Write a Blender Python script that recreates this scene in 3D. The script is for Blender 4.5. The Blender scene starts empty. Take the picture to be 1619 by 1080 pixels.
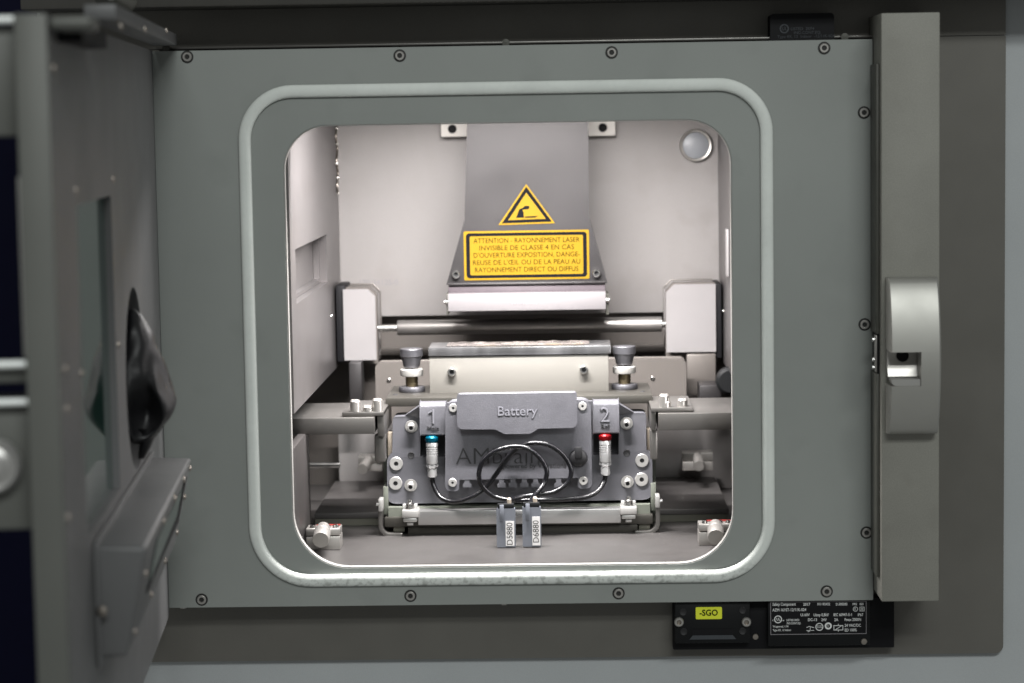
import bpy, bmesh, math, random
from mathutils import Vector, Matrix, Euler, noise
from mathutils.geometry import tessellate_polygon
random.seed(7)
R = math.radians
SC = bpy.context.scene
COL = SC.collection

# ------------------------------------------------------------------ camera
W, H, F = 1619.0, 1080.0, 3630.0
CAM_LOC = Vector((0.03769305, -1.46765930, 0.13195525))
CAM_ROT = Euler((math.pi / 2 - 0.09590205, 0.01616128, 0.02312342), 'XYZ')
cam_d = bpy.data.cameras.new('camera')
cam = bpy.data.objects.new('camera', cam_d)
COL.objects.link(cam)
cam.location = CAM_LOC
cam.rotation_euler = CAM_ROT
cam_d.sensor_width = 36.0
cam_d.lens = 36.0 * F / W
cam_d.clip_start = 0.01
cam_d.clip_end = 50
cam_d.dof.use_dof = True
cam_d.dof.focus_distance = 1.545
cam_d.dof.aperture_fstop = 7.2
cam_d.dof.aperture_blades = 7
SC.camera = cam

# ------------------------------------------------------------------ world, lamps, exposure
world = bpy.data.worlds.new('World')
SC.world = world
world.use_nodes = True
world.node_tree.nodes['Background'].inputs[0].default_value = (0.97, 1.0, 0.98, 1)
world.node_tree.nodes['Background'].inputs[1].default_value = 0.24


def area(name, loc, target, sx, sy, power, color):
    d = bpy.data.lights.new(name, 'AREA')
    d.shape = 'RECTANGLE'
    d.size, d.size_y = sx, sy
    d.energy = power
    d.color = color
    o = bpy.data.objects.new(name, d)
    COL.objects.link(o)
    o.location = loc
    o.rotation_euler = (Vector(target) - Vector(loc)).to_track_quat('-Z', 'Y').to_euler()
    return o


# ceiling tubes of the hall, in front of and above the machine
area('hall_tube_lamp', (0.9, -3.0, 2.1), (0.1, 0, 0), 1.5, 0.25, 45, (0.965, 1.0, 0.985))
area('hall_tube_lamp', (0.2, -4.4, 2.5), (0.1, 0, 0), 1.5, 0.25, 45, (0.965, 1.0, 0.985))
# the machine's own lamps: a narrow strip behind the header, a flat panel under the chamber ceiling, a strip behind the right jamb
area('chamber_lamp', (-0.005, 0.033, 0.163), (-0.005, 0.075, -0.10), 0.18, 0.008, 5.1, (1.0, 0.965, 0.955)).data.spread = R(152)
area('chamber_lamp', (-0.005, 0.110, 0.168), (-0.005, 0.112, -0.10), 0.20, 0.060, 2.0, (1.0, 0.965, 0.952))
area('chamber_lamp', (0.150, 0.030, 0.0), (-0.16, 0.045, -0.01), 0.014, 0.22, 0.30, (1.0, 0.965, 0.965)).data.spread = R(130)
SC.view_settings.view_transform = 'Standard'
SC.view_settings.look = 'None'
SC.view_settings.exposure = 0.0
SC.view_settings.gamma = 1.0
SC.view_settings.use_curve_mapping = False

# ------------------------------------------------------------------ measuring helper: photo point on a plane of known depth
MROT = CAM_ROT.to_matrix()


def ray(x, y):
    return MROT @ Vector(((x - W / 2) / F, -(y - H / 2) / F, -1.0))


def P(x, y, Y):
    d = ray(x, y)
    return CAM_LOC + d * ((Y - CAM_LOC.y) / d.y)


def px(Y):                       # metres per photo pixel at depth Y
    return (Y - CAM_LOC.y) / F


def rect(x0, y0, x1, y1, Y):     # photo rectangle at depth Y -> X0, X1, Z0, Z1
    xm, ym = (x0 + x1) / 2, (y0 + y1) / 2
    return P(x0, ym, Y).x, P(x1, ym, Y).x, P(xm, y1, Y).z, P(xm, y0, Y).z


# ------------------------------------------------------------------ materials
MATS = {}


def mat(name, base, rough=0.5, metal=0.0, var=0.06, vscale=60.0, bump=0.0, bscale=900.0, stretch=(1, 1, 1),
        spec=0.5, rvar=0.08, speck=None, coat=0.0, trans=0.0, ior=1.45, dirt=None):
    m = bpy.data.materials.new(name)
    m.use_nodes = True
    nt = m.node_tree
    b = nt.nodes['Principled BSDF']
    b.inputs['Metallic'].default_value = metal
    b.inputs['Specular IOR Level'].default_value = spec
    b.inputs['Coat Weight'].default_value = coat
    b.inputs['Transmission Weight'].default_value = trans
    b.inputs['IOR'].default_value = ior
    tc = nt.nodes.new('ShaderNodeTexCoord')
    mp = nt.nodes.new('ShaderNodeMapping')
    mp.inputs['Scale'].default_value = stretch
    nt.links.new(tc.outputs['Object'], mp.inputs['Vector'])

    def noi(scale, detail=3.0, mapped=True):
        n = nt.nodes.new('ShaderNodeTexNoise')
        n.inputs['Scale'].default_value = scale
        n.inputs['Detail'].default_value = detail
        nt.links.new((mp if mapped else tc).outputs['Vector' if mapped else 'Object'], n.inputs['Vector'])
        return n
    n1 = noi(vscale, 4)
    mr = nt.nodes.new('ShaderNodeMapRange')
    mr.inputs[1].default_value, mr.inputs[2].default_value = 0.3, 0.7
    mr.inputs[3].default_value, mr.inputs[4].default_value = 1 - var, 1 + var
    nt.links.new(n1.outputs['Fac'], mr.inputs[0])
    mx = nt.nodes.new('ShaderNodeMix')
    mx.data_type = 'RGBA'
    mx.blend_type = 'MULTIPLY'
    mx.inputs['Factor'].default_value = 1.0
    mx.inputs['A'].default_value = (*base, 1)
    nt.links.new(mr.outputs[0], mx.inputs['B'])
    out = mx.outputs['Result']
    if speck:                                   # fine grain of bead-blasted or powder-coated skin
        n3 = noi(speck[0], 2, False)
        r3 = nt.nodes.new('ShaderNodeMapRange')
        r3.inputs[1].default_value, r3.inputs[2].default_value = 0.3, 0.7
        r3.inputs[3].default_value, r3.inputs[4].default_value = 1 - speck[1], 1 + speck[1]
        nt.links.new(n3.outputs['Fac'], r3.inputs[0])
        m2 = nt.nodes.new('ShaderNodeMix')
        m2.data_type = 'RGBA'
        m2.blend_type = 'MULTIPLY'
        m2.inputs['Factor'].default_value = 1.0
        nt.links.new(out, m2.inputs['A'])
        nt.links.new(r3.outputs[0], m2.inputs['B'])
        out = m2.outputs['Result']
    if dirt:                                    # worn-in dirt: (colour, noise scale, threshold, z_below)
        n4 = noi(dirt[1], 6, False)
        r4 = nt.nodes.new('ShaderNodeMapRange')
        r4.inputs[1].default_value, r4.inputs[2].default_value = dirt[2], dirt[2] + 0.14
        nt.links.new(n4.outputs['Fac'], r4.inputs[0])
        sx = nt.nodes.new('ShaderNodeSeparateXYZ')
        gm = nt.nodes.new('ShaderNodeNewGeometry')
        nt.links.new(gm.outputs['Position'], sx.inputs[0])
        r5 = nt.nodes.new('ShaderNodeMapRange')
        r5.inputs[1].default_value, r5.inputs[2].default_value = dirt[3], dirt[3] - 0.03
        r5.inputs[3].default_value, r5.inputs[4].default_value = 0.03, 0.8
        nt.links.new(sx.outputs['Z'], r5.inputs[0])
        ml = nt.nodes.new('ShaderNodeMath')
        ml.operation = 'MULTIPLY'
        nt.links.new(r4.outputs[0], ml.inputs[0])
        nt.links.new(r5.outputs[0], ml.inputs[1])
        m3 = nt.nodes.new('ShaderNodeMix')
        m3.data_type = 'RGBA'
        nt.links.new(ml.outputs[0], m3.inputs['Factor'])
        nt.links.new(out, m3.inputs['A'])
        m3.inputs['B'].default_value = (*dirt[0], 1)
        out = m3.outputs['Result']
    nt.links.new(out, b.inputs['Base Color'])
    n2 = noi(vscale * 0.35, 5)
    rr = nt.nodes.new('ShaderNodeMapRange')
    rr.inputs[1].default_value, rr.inputs[2].default_value = 0.3, 0.7
    rr.inputs[3].default_value, rr.inputs[4].default_value = max(0.02, rough - rvar), min(1, rough + rvar)
    nt.links.new(n2.outputs['Fac'], rr.inputs[0])
    nt.links.new(rr.outputs[0], b.inputs['Roughness'])
    if bump:
        nb = noi(bscale, 2)
        bp = nt.nodes.new('ShaderNodeBump')
        bp.inputs['Strength'].default_value = bump
        bp.inputs['Distance'].default_value = 0.0004
        nt.links.new(nb.outputs['Fac'], bp.inputs['Height'])
        nt.links.new(bp.outputs['Normal'], b.inputs['Normal'])
    MATS[name] = m
    return m


mat('panel', (0.240, 0.254, 0.240), 0.55, 0.12, 0.055, 9, 0.05, 2500, speck=(2200, 0.08), rvar=0.14, dirt=((0.222, 0.235, 0.222), 26, 0.56, 2.0))
mat('seal', (0.6072, 0.6348, 0.6026), 0.75, 0, 0.05, 40, 0.05, 600, dirt=((0.1104, 0.115, 0.1012), 300, 0.485, -0.150))
mat('roller', (0.25, 0.24, 0.23), 0.38, 0.85, 0.05)
mat('rod', (0.85, 0.88, 0.86), 0.35, 0.2, 0.03)
mat('lip', (0.32, 0.315, 0.30), 0.4, 0.4, 0.04)
mat('backing', (0.115, 0.110, 0.098), 0.45, 0.3, 0.05, 30, 0.04, 2200, speck=(1800, 0.05))
mat('cabinet', (0.335, 0.352, 0.358), 0.5, 0.0, 0.03, 20, 0.08, 1600, speck=(1500, 0.05))
mat('post', (0.205, 0.202, 0.178), 0.6, 0.05, 0.06, 30, 0.12, 1700, speck=(1500, 0.14), dirt=((0.185, 0.18, 0.158), 45, 0.56, 2.0))
mat('dark_grey', (0.07, 0.07, 0.06), 0.5, 0.2)
mat('hood', (0.045, 0.043, 0.038), 0.6)
mat('handle', (0.36, 0.355, 0.33), 0.48, 0.7, 0.03, 40, 0.03, 2500)
mat('door', (0.108, 0.109, 0.110), 0.5, 0.2, 0.03, 25, 0.05, 2000, speck=(1700, 0.05))
mat('door_edge', (0.105, 0.108, 0.098), 0.55, 0.15, 0.04, 25)
mat('door_glass', (0.02, 0.05, 0.04), 0.04, 0.0, 0.02, rvar=0.02, spec=0.7)
mat('navy', (0.0015, 0.0018, 0.012), 0.6, spec=0.1)
mat('black', (0.005, 0.005, 0.006), 0.6, spec=0.2)
mat('black_plastic', (0.006, 0.0065, 0.007), 0.5, spec=0.22, bump=0.05, bscale=1500)
mat('rubber', (0.007, 0.007, 0.008), 0.44, spec=0.42, rvar=0.12, bump=0.05, bscale=160)
mat('cable', (0.003, 0.003, 0.004), 0.24, bump=0.6, bscale=500)
mat('chrome', (0.6, 0.592, 0.576), 0.2, 1.0, 0.03)
mat('steel', (0.42, 0.405, 0.3825), 0.34, 0.8, 0.05)
mat('screw_dark', (0.30, 0.27, 0.24), 0.4, 1.0, 0.1)
mat('ring_dark', (0.012, 0.012, 0.011), 0.6)
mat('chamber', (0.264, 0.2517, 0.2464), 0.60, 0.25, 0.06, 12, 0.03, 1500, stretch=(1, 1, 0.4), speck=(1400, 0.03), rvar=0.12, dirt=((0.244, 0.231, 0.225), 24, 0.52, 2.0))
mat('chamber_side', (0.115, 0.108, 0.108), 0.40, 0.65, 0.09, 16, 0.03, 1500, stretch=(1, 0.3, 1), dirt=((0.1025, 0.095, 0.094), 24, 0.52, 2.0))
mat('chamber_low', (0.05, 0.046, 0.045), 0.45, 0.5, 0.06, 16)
mat('floor', (0.0631, 0.0597, 0.058), 0.42, 0.45, 0.08, 25, 0.08, 1300, dirt=((0.0563, 0.0528, 0.0511), 40, 0.52, 2.0))
mat('table', (0.102, 0.096, 0.0942), 0.40, 0.45, 0.08, 30, 0.08, 900, dirt=((0.09, 0.084, 0.081), 40, 0.52, 2.0))
mat('olive', (0.11, 0.1075, 0.0875), 0.5, 0.25, 0.05, 60)
mat('brown_grey', (0.1125, 0.102, 0.0938), 0.45, 0.4, 0.06, 30)
mat('duct', (0.03, 0.0282, 0.0288), 0.42, 0.5, 0.04, 40, 0.06, 1800, speck=(1600, 0.10))
mat('duct_low', (0.075, 0.0625, 0.07), 0.5, 0.4, 0.06, 80)
mat('white_block', (0.19, 0.182, 0.183), 0.5, 0.1, 0.03, 40)
mat('nozzle_white', (0.1305, 0.1242, 0.1278), 0.5, 0.0, 0.02, 40)
mat('ivory', (0.7826, 0.7553, 0.7098), 0.5, 0.0, 0.03)
mat('cream', (0.130, 0.125, 0.113), 0.45, 0.2, 0.04, 60, 0.04, 1400, stretch=(0.2, 1, 1))
mat('mirror_streaks', (0.21, 0.21, 0.215), 0.22, 0.85, 0.55, 60, rvar=0.08, stretch=(1, 0.1, 0.1))  # strong upright streaks in the colour imitate reflections on the polished face
mat('copper_film', (0.39, 0.35, 0.33), 0.25, 0.85, 0.20, 300, rvar=0.1)
mat('bar_grey', (0.0575, 0.0545, 0.048), 0.42, 0.6, 0.05, 60, 0.05, 1200, stretch=(0.15, 1, 1))
mat('arm', (0.1367, 0.1307, 0.1236), 0.36, 0.75, 0.06, 50, 0.05, 1500, stretch=(0.2, 1, 1))
mat('knob', (0.11, 0.11, 0.12), 0.42, 0.8, 0.06, 120, 0.3, 1800)
mat('brass', (0.14, 0.115, 0.07), 0.35, 0.9, 0.2, 300)
mat('plastic', (0.0664, 0.0664, 0.0746), 0.5, 0.0, 0.07, 160, 0.25, 1500, speck=(1900, 0.14))
mat('plastic_shade', (0.03, 0.03, 0.035), 0.55, 0.0, 0.05, 160, 0.2, 1500)  # darker copy of the plastic, shade put into the colour
mat('emboss_lit', (0.125, 0.125, 0.14), 0.5, 0.0, 0.04)  # paler copy of the plastic, a painted highlight on raised characters
mat('engrave_shade', (0.012, 0.012, 0.013), 0.6)  # near-black, painted shade for sunk letters, sockets, holes and edges of raised characters
mat('aluminium', (0.468, 0.4615, 0.455), 0.30, 0.9, 0.05, 60, 0.05, 900, stretch=(0.08, 1, 1))
mat('white_steel', (0.403, 0.3965, 0.3835), 0.34, 0.6, 0.03)
mat('connector', (0.468, 0.468, 0.468), 0.28, 0.7, 0.03)
mat('clear_plastic', (0.36, 0.36, 0.35), 0.25, 0.0, 0.03, trans=0.35)
mat('green_plate', (0.092, 0.099, 0.082), 0.55, 0.0, 0.06, 120)
mat('blue_ring', (0.0, 0.09, 0.15), 0.22, 0.7, 0.05)
mat('red_ring', (0.17, 0.003, 0.005), 0.22, 0.6, 0.05)
mat('red_strip', (0.15, 0.01, 0.0075), 0.5)
mat('tag', (0.132, 0.141, 0.162), 0.40, 0.0, 0.04, 200)
mat('label_white', (0.62, 0.61, 0.60), 0.6, 0, 0.03)
mat('ink', (0.004, 0.004, 0.005), 0.8, spec=0.08)
mat('ink_brown', (0.016, 0.010, 0.001), 0.8, spec=0.08)
mat('yellow', (0.165, 0.098, 0.001), 0.6, 0, 0.03, spec=0.2)
mat('yellow_acid', (0.62, 0.66, 0.03), 0.5, 0, 0.05)
mat('print_white', (0.62, 0.63, 0.62), 0.6)
mat('print_faint', (0.035, 0.04, 0.046), 0.6)
mat('print_grey', (0.2, 0.19, 0.2), 0.6)
mat('lens', (0.2325, 0.2438, 0.2625), 0.35, 0.0, 0.05, spec=0.6, rvar=0.03)
mat('peach', (0.36, 0.31, 0.25), 0.45, 0.2)


# ------------------------------------------------------------------ object helpers
ORI = {}


def settle(me, bm, bevel, seg, sharp):
    if bevel:
        bmesh.ops.remove_doubles(bm, verts=bm.verts, dist=1e-6)
        es = [e for e in bm.edges if len(e.link_faces) == 2 and e.calc_face_angle(0) > R(38)]
        bmesh.ops.bevel(bm, geom=es, offset=bevel, segments=seg, profile=0.5, affect='EDGES', clamp_overlap=True)
    bmesh.ops.recalc_face_normals(bm, faces=bm.faces)
    bm.to_mesh(me)
    bm.free()
    for p in me.polygons:
        p.use_smooth = True
    me.set_sharp_from_angle(angle=R(sharp))


def obj(name, bm, m, parent=None, bevel=0.0, seg=2, sharp=28, label=None):
    me = bpy.data.meshes.new(name)
    settle(me, bm, bevel, seg, sharp)
    for k in (m if isinstance(m, (list, tuple)) else [m]):
        me.materials.append(MATS[k])
    o = bpy.data.objects.new(name, me)
    COL.objects.link(o)
    if parent:
        o.parent = parent
        ORI[o] = ORI[parent]
        if ORI[parent] is not None:
            me.transform(Matrix.Translation(-ORI[parent]))
    else:
        c = sum((v.co for v in me.vertices), Vector()) / len(me.vertices)
        c.z = min(v.co.z for v in me.vertices)
        me.transform(Matrix.Translation(-c))
        o.location = c
        ORI[o] = c.copy()
    if label:
        o['label'] = label
    return o


def tag(o, label, cat, group=None):
    o['label'] = label
    o['category'] = cat
    if group:
        o['group'] = group
    return o


def struct(o):
    o['kind'] = 'structure'
    return o


def thing(name, loc, label, cat, group=None):
    o = bpy.data.objects.new(name, None)
    o.empty_display_size = 0.01
    COL.objects.link(o)
    o.location = loc
    ORI[o] = Vector(loc)
    return tag(o, label, cat, group)


def inst(name, me, loc, parent, rot=None):      # a small repeated piece that shares its mesh
    o = bpy.data.objects.new(name, me)
    COL.objects.link(o)
    o.parent = parent
    o.location = Vector(loc) - (ORI[parent] if ORI[parent] is not None else Vector())
    if rot:
        o.rotation_euler = rot
    ORI[o] = ORI[parent]
    return o


def box(bm, x0, x1, y0, y1, z0, z1):
    v = [bm.verts.new(c) for c in ((x0, y0, z0), (x1, y0, z0), (x1, y1, z0), (x0, y1, z0),
                                   (x0, y0, z1), (x1, y0, z1), (x1, y1, z1), (x0, y1, z1))]
    for f in ((3, 2, 1, 0), (4, 5, 6, 7), (0, 1, 5, 4), (1, 2, 6, 5), (2, 3, 7, 6), (3, 0, 4, 7)):
        bm.faces.new([v[i] for i in f])
    return bm


def pbox(x0, y0, x1, y1, Y, depth, bm=None):    # photo rectangle at depth Y, going back by depth
    X0, X1, Z0, Z1 = rect(x0, y0, x1, y1, Y)
    return box(bm or bmesh.new(), X0, X1, Y, Y + depth, Z0, Z1)


def rr(x0, x1, z0, z1, r, n=8):                  # rounded rectangle outline, r = number or (bl, br, tr, tl)
    r = r if isinstance(r, (tuple, list)) else (r,) * 4
    out = []
    for (cx, cz, a0, q) in ((x0 + r[0], z0 + r[0], 180, r[0]), (x1 - r[1], z0 + r[1], 270, r[1]),
                            (x1 - r[2], z1 - r[2], 0, r[2]), (x0 + r[3], z1 - r[3], 90, r[3])):
        for i in range(n + 1):
            a = R(a0 + 90 * i / n)
            out.append((cx + q * math.cos(a), cz + q * math.sin(a)))
    return out


def circle(cx, cz, r, n=40):
    return [(cx + r * math.cos(2 * math.pi * i / n), cz + r * math.sin(2 * math.pi * i / n)) for i in range(n)]


def plate(outer, holes, y0, y1, bm=None, axis='y'):   # outline in XZ (or YZ for axis x), thickness y0..y1
    bm = bm or bmesh.new()
    loops = [outer] + list(holes)
    mk = (lambda a, b, t: (a, t, b)) if axis == 'y' else (lambda a, b, t: (t, a, b))
    tris = tessellate_polygon([[Vector((a, b, 0)) for a, b in l] for l in loops])
    F0, F1 = [], []
    for l in loops:
        F0 += [bm.verts.new(mk(a, b, y0)) for a, b in l]
        F1 += [bm.verts.new(mk(a, b, y1)) for a, b in l]
    if not holes and len(outer) < 60 and axis:
        try:
            bm.faces.new(F0)
            bm.faces.new(F1[::-1])
        except ValueError:
            pass
    else:
        for t in tris:
            for S_, rev in ((F0, 0), (F1, 1)):
                try:
                    bm.faces.new([S_[i] for i in (t[::-1] if rev else t)])
                except ValueError:
                    pass
    k = 0
    for l in loops:
        n = len(l)
        for i in range(n):
            j = (i + 1) % n
            bm.faces.new((F0[k + i], F0[k + j], F1[k + j], F1[k + i]))
        k += n
    return bm


def lathe(prof, n=28, axis='-y', c=(0, 0, 0), mi=None, bm=None):   # prof: (radius, height along axis)
    bm = bm or bmesh.new()
    c = Vector(c)
    rings = []
    for r, h in prof:
        ring = []
        for i in range(n):
            a = 2 * math.pi * i / n
            u, w = r * math.cos(a), r * math.sin(a)
            p = {'-y': Vector((u, -h, w)), 'z': Vector((u, w, h)), 'x': Vector((h, u, w))}[axis]
            ring.append(bm.verts.new(c + p))
            if r < 1e-7:
                break
        rings.append(ring)
    for k in range(len(rings) - 1):
        A, B = rings[k], rings[k + 1]
        for i in range(n):
            j = (i + 1) % n
            if len(A) == 1 and len(B) == 1:
                continue
            if len(A) == 1:
                f = bm.faces.new((A[0], B[i], B[j]))
            elif len(B) == 1:
                f = bm.faces.new((A[i], B[0], A[j]))
            else:
                f = bm.faces.new((A[i], B[i], B[j], A[j]))
            if mi:
                f.material_index = mi[k]
    return bm


def spline(pts, n=8, closed=False):
    pts = [Vector(p) for p in pts]
    out = []
    N = len(pts)
    for i in range(N if closed else N - 1):
        g = lambda k: pts[k % N] if closed else pts[max(0, min(N - 1, k))]
        a, b, c, d = g(i - 1), g(i), g(i + 1), g(i + 2)
        for s in range(n):
            t = s / n
            out.append(0.5 * ((2 * b) + (c - a) * t + (2 * a - 5 * b + 4 * c - d) * t * t + (3 * b - a - 3 * c + d) * t ** 3))
    if not closed:
        out.append(pts[-1])
    return out


def tube(path, r, n=10, closed=False, bm=None, flat=None, up=None):
    bm = bm or bmesh.new()
    path = [Vector(p) for p in path]
    N = len(path)
    rings = []
    prev = None
    for i, p in enumerate(path):
        a = path[(i - 1) % N] if closed or i > 0 else p
        b = path[(i + 1) % N] if closed or i < N - 1 else p
        t = (b - a).normalized()
        if up is not None:
            side = t.cross(Vector(up)).normalized()
            nrm = side.cross(t).normalized()
        else:
            if prev is None:
                prev = t.orthogonal().normalized()
            nrm = (prev - t * prev.dot(t)).normalized()
            prev = nrm
            side = t.cross(nrm)
        f = flat or (1, 1)
        rings.append([bm.verts.new(p + (side * math.cos(2 * math.pi * k / n) * f[0] + nrm * math.sin(2 * math.pi * k / n) * f[1]) * r)
                      for k in range(n)])
    for i in range(N if closed else N - 1):
        A, B = rings[i], rings[(i + 1) % N]
        for k in range(n):
            bm.faces.new((A[k], A[(k + 1) % n], B[(k + 1) % n], B[k]))
    if not closed:
        bm.faces.new(rings[0])
        bm.faces.new(rings[-1][::-1])
    return bm


def text(name, s, size, pos, m, parent, extrude=0.0, bold=0.0, align='CENTER', roll=0.0, sx=1.0, label=None):
    cu = bpy.data.curves.new('t', 'FONT')
    cu.body = s
    cu.size = size
    cu.extrude = extrude
    cu.offset = bold * size
    cu.align_x = align
    cu.align_y = 'CENTER'
    cu.resolution_u = 3
    to = bpy.data.objects.new('t', cu)
    COL.objects.link(to)
    bpy.context.view_layer.update()
    me = bpy.data.meshes.new_from_object(to.evaluated_get(bpy.context.evaluated_depsgraph_get()))
    bpy.data.objects.remove(to)
    me.transform(Matrix.Translation(Vector(pos)) @ Matrix.Rotation(roll, 4, 'Y') @ Matrix.Rotation(math.pi / 2, 4, 'X') @ Matrix.Diagonal((sx, 1, 1, 1)))
    me.materials.clear()
    me.materials.append(MATS[m])
    o = bpy.data.objects.new(name, me)
    me.name = name
    COL.objects.link(o)
    o.parent = parent
    ORI[o] = ORI[parent]
    if ORI[parent] is not None:
        me.transform(Matrix.Translation(-ORI[parent]))
    if label:
        o['label'] = label
    return o


def mesh_of(bm, mats, bevel=0, sharp=28, name='piece'):
    me = bpy.data.meshes.new(name)
    settle(me, bm, bevel, 2, sharp)
    for k in mats:
        me.materials.append(MATS[k])
    return me


# shared small pieces, all made along -Y (towards the viewer), base at the origin
q = px(0)
M_PSCREW = mesh_of(lathe([(0.0040, 0.00005), (0.0040, 0.0003), (0.0031, 0.0003), (0.0030, 0.0010), (0.0026, 0.0013),
                          (0.0017, 0.0013), (0.0014, 0.0004), (0, 0.0004)], 24, mi=[1, 1, 1, 0, 0, 0, 1]), ['steel', 'ring_dark'], name='screw')


def m_socket(r, h, washer=0.0, m='chrome'):
    pr = []
    if washer:
        pr += [(washer, 0.0), (washer, 0.0009), (r + 0.0002, 0.0009), (r, 0.0011)]
    else:
        pr += [(r, 0)]
    pr += [(r, h - 0.15 * r), (r * 0.86, h), (r * 0.55, h), (r * 0.5, h - 0.7 * r), (0, h - 0.75 * r)]
    mi = [0] * (len(pr) - 1)
    mi[-1] = 1
    mi[-2] = 1
    return mesh_of(lathe(pr, 20, mi=mi), [m, 'engrave_shade'], name='bolt')


M_BOLT = m_socket(0.0027, 0.0050, 0.0044, 'white_steel')
M_BOLT_S = m_socket(0.0030, 0.0042, 0, 'chrome')
M_CSK = mesh_of(lathe([(0.0047, 0), (0.0047, 0.0007), (0.0044, 0.0010), (0.0016, 0.0010), (0.0014, 0.0002), (0, 0.0002)], 24,
                      mi=[0, 0, 0, 1, 1]), ['white_steel', 'engrave_shade'], name='washer')
M_CSK_S = mesh_of(lathe([(0.0030, 0), (0.0030, 0.0006), (0.0027, 0.0009), (0.0009, 0.0009), (0.0008, 0.0003), (0, 0.0003)], 20,
                        mi=[0, 0, 0, 1, 1]), ['white_steel', 'engrave_shade'], name='cover_screw')
M_RIVET = mesh_of(lathe([(0.0017, 0), (0.0016, 0.0006), (0.0010, 0.0011), (0, 0.0013)], 14), ['chrome'], name='rivet')
M_DSCREW = mesh_of(lathe([(0.0017, 0), (0.0016, 0.0006), (0.0010, 0.0011), (0, 0.0013)], 14), ['screw_dark'], name='door_screw')
M_HOLE = mesh_of(lathe([(0.0024, 0.00015), (0.0021, 0.0004), (0.0017, 0.0002), (0, 0.0001)], 18), ['engrave_shade'], name='hole')

# =================================================================== SETTING
YB = 0.022           # front of backing plate
X0, X1 = -0.42, 0.42
o = struct(obj('cabinet_wall', plate(
    [(P(196, 500, 0.0265).x, -0.42), (0.46, -0.42), (0.46, 0.42), (P(60, 50, 0.0265).x, 0.42), (P(60, 50, 0.0265).x, 0.10), (P(196, 500, 0.0265).x, 0.10)],
    [rr(*rect(425, 92, 1215, 908, 0.0265), 0.012)], 0.0265, 0.040), 'cabinet'))
o = struct(obj('background_wall', box(bmesh.new(), -1.6, -0.30, 0.55, 0.60, -0.9, 0.9), 'navy'))

# ------------------------------------------------------------------ chamber shell
YBK = 0.330
XL = P(537, 380, YBK).x
XR = P(1136, 380, YBK).x
ZC = 0.172
zwl = P(462, 650, 0.02).z           # lower edge of the upper side walls
ZF = P(805, 896, 0.0).z + 0.0010     # floor level
zb_low = P(830, 497, YBK).z         # lower edge of bright back wall

bk = struct(obj('chamber_back_wall', box(bmesh.new(), XL - 0.03, XR + 0.03, YBK, YBK + 0.004, zb_low, ZC), 'chamber', bevel=0.0006))
# round viewing port at upper right of the back wall
c = P(1100, 230, YBK - 0.001)
t = obj('port_ring', lathe([(0.0128, 0), (0.0128, 0.0025), (0.0118, 0.0034), (0.0106, 0.0030), (0.0104, 0.0008)], 40, c=c), 'steel', bk)
obj('port_lens', lathe([(0.0104, 0.0008), (0.0102, 0.0022), (0.0075, 0.0034), (0.0040, 0.0040), (0, 0.0042)], 36, c=c), 'lens', t)
text('stamped_code', '170-3412S-0', 0.0062, P(598, 447, YBK - 0.0005), 'print_grey', bk)

# side wall with a recessed pocket
def depth_on_wall(X, x, y):          # depth where the wall X = const is seen at photo point x, y
    d = ray(x, y)
    return CAM_LOC.y + d.y * ((X - CAM_LOC.x) / d.x)


yf = depth_on_wall(XL, 517, 410)
yn = 0.034
zt_ = CAM_LOC.z + ray(515, 371).z * ((XL - CAM_LOC.x) / ray(515, 371).x)
zb_ = CAM_LOC.z + ray(515, 449).z * ((XL - CAM_LOC.x) / ray(515, 449).x)
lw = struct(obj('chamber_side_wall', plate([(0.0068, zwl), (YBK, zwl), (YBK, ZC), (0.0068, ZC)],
                                           [rr(yn, yf, zb_, zt_, 0.0015, 3)], XL - 0.010, XL, axis='x'), 'chamber_side'))
obj('pocket_back', box(bmesh.new(), XL - 0.014, XL - 0.0101, yn - 0.01, yf + 0.01, zb_ - 0.01, zt_ + 0.01), 'chamber_side', lw)
fr = plate(rr(yn + 0.0003, yf - 0.0003, zb_ + 0.0003, zt_ - 0.0003, 0.0012, 3), [rr(yn + 0.002, yf - 0.004, zb_ + 0.003, zt_ - 0.003, 0.001, 3)], XL - 0.0099, XL - 0.0055, axis='x')
obj('pocket_frame', fr, 'chamber_side', lw)
inst('screw', M_RIVET, (XL, depth_on_wall(XL, 524, 500), P(524, 500, depth_on_wall(XL, 524, 500)).z), lw, (0, 0, R(90)))
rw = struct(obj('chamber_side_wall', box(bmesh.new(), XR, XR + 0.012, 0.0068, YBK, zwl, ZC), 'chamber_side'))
yr = depth_on_wall(XR, 1152, 400)
zz = [P(1152, y_, yr).z for y_ in (362, 436)]
obj('light_slot', box(bmesh.new(), XR - 0.002, XR - 0.0002, yr - 0.010, yr + 0.008, zz[1], zz[0]), 'white_block', rw, bevel=0.0006)
inst('screw', M_RIVET, (XR, depth_on_wall(XR, 1144, 492), P(1144, 492, depth_on_wall(XR, 1144, 492)).z), rw, (0, 0, R(-90)))
struct(obj('chamber_ceiling', box(bmesh.new(), XL - 0.02, XR + 0.02, 0.0265, YBK + 0.02, ZC + 0.0002, ZC + 0.006), 'chamber'))
# dark rear space below the bright back wall
struct(obj('chamber_rear_recess', box(bmesh.new(), XL - 0.10, XR + 0.10, 0.3445, 0.350, ZF - 0.01, zb_low + 0.03), 'brown_grey'))
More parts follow.
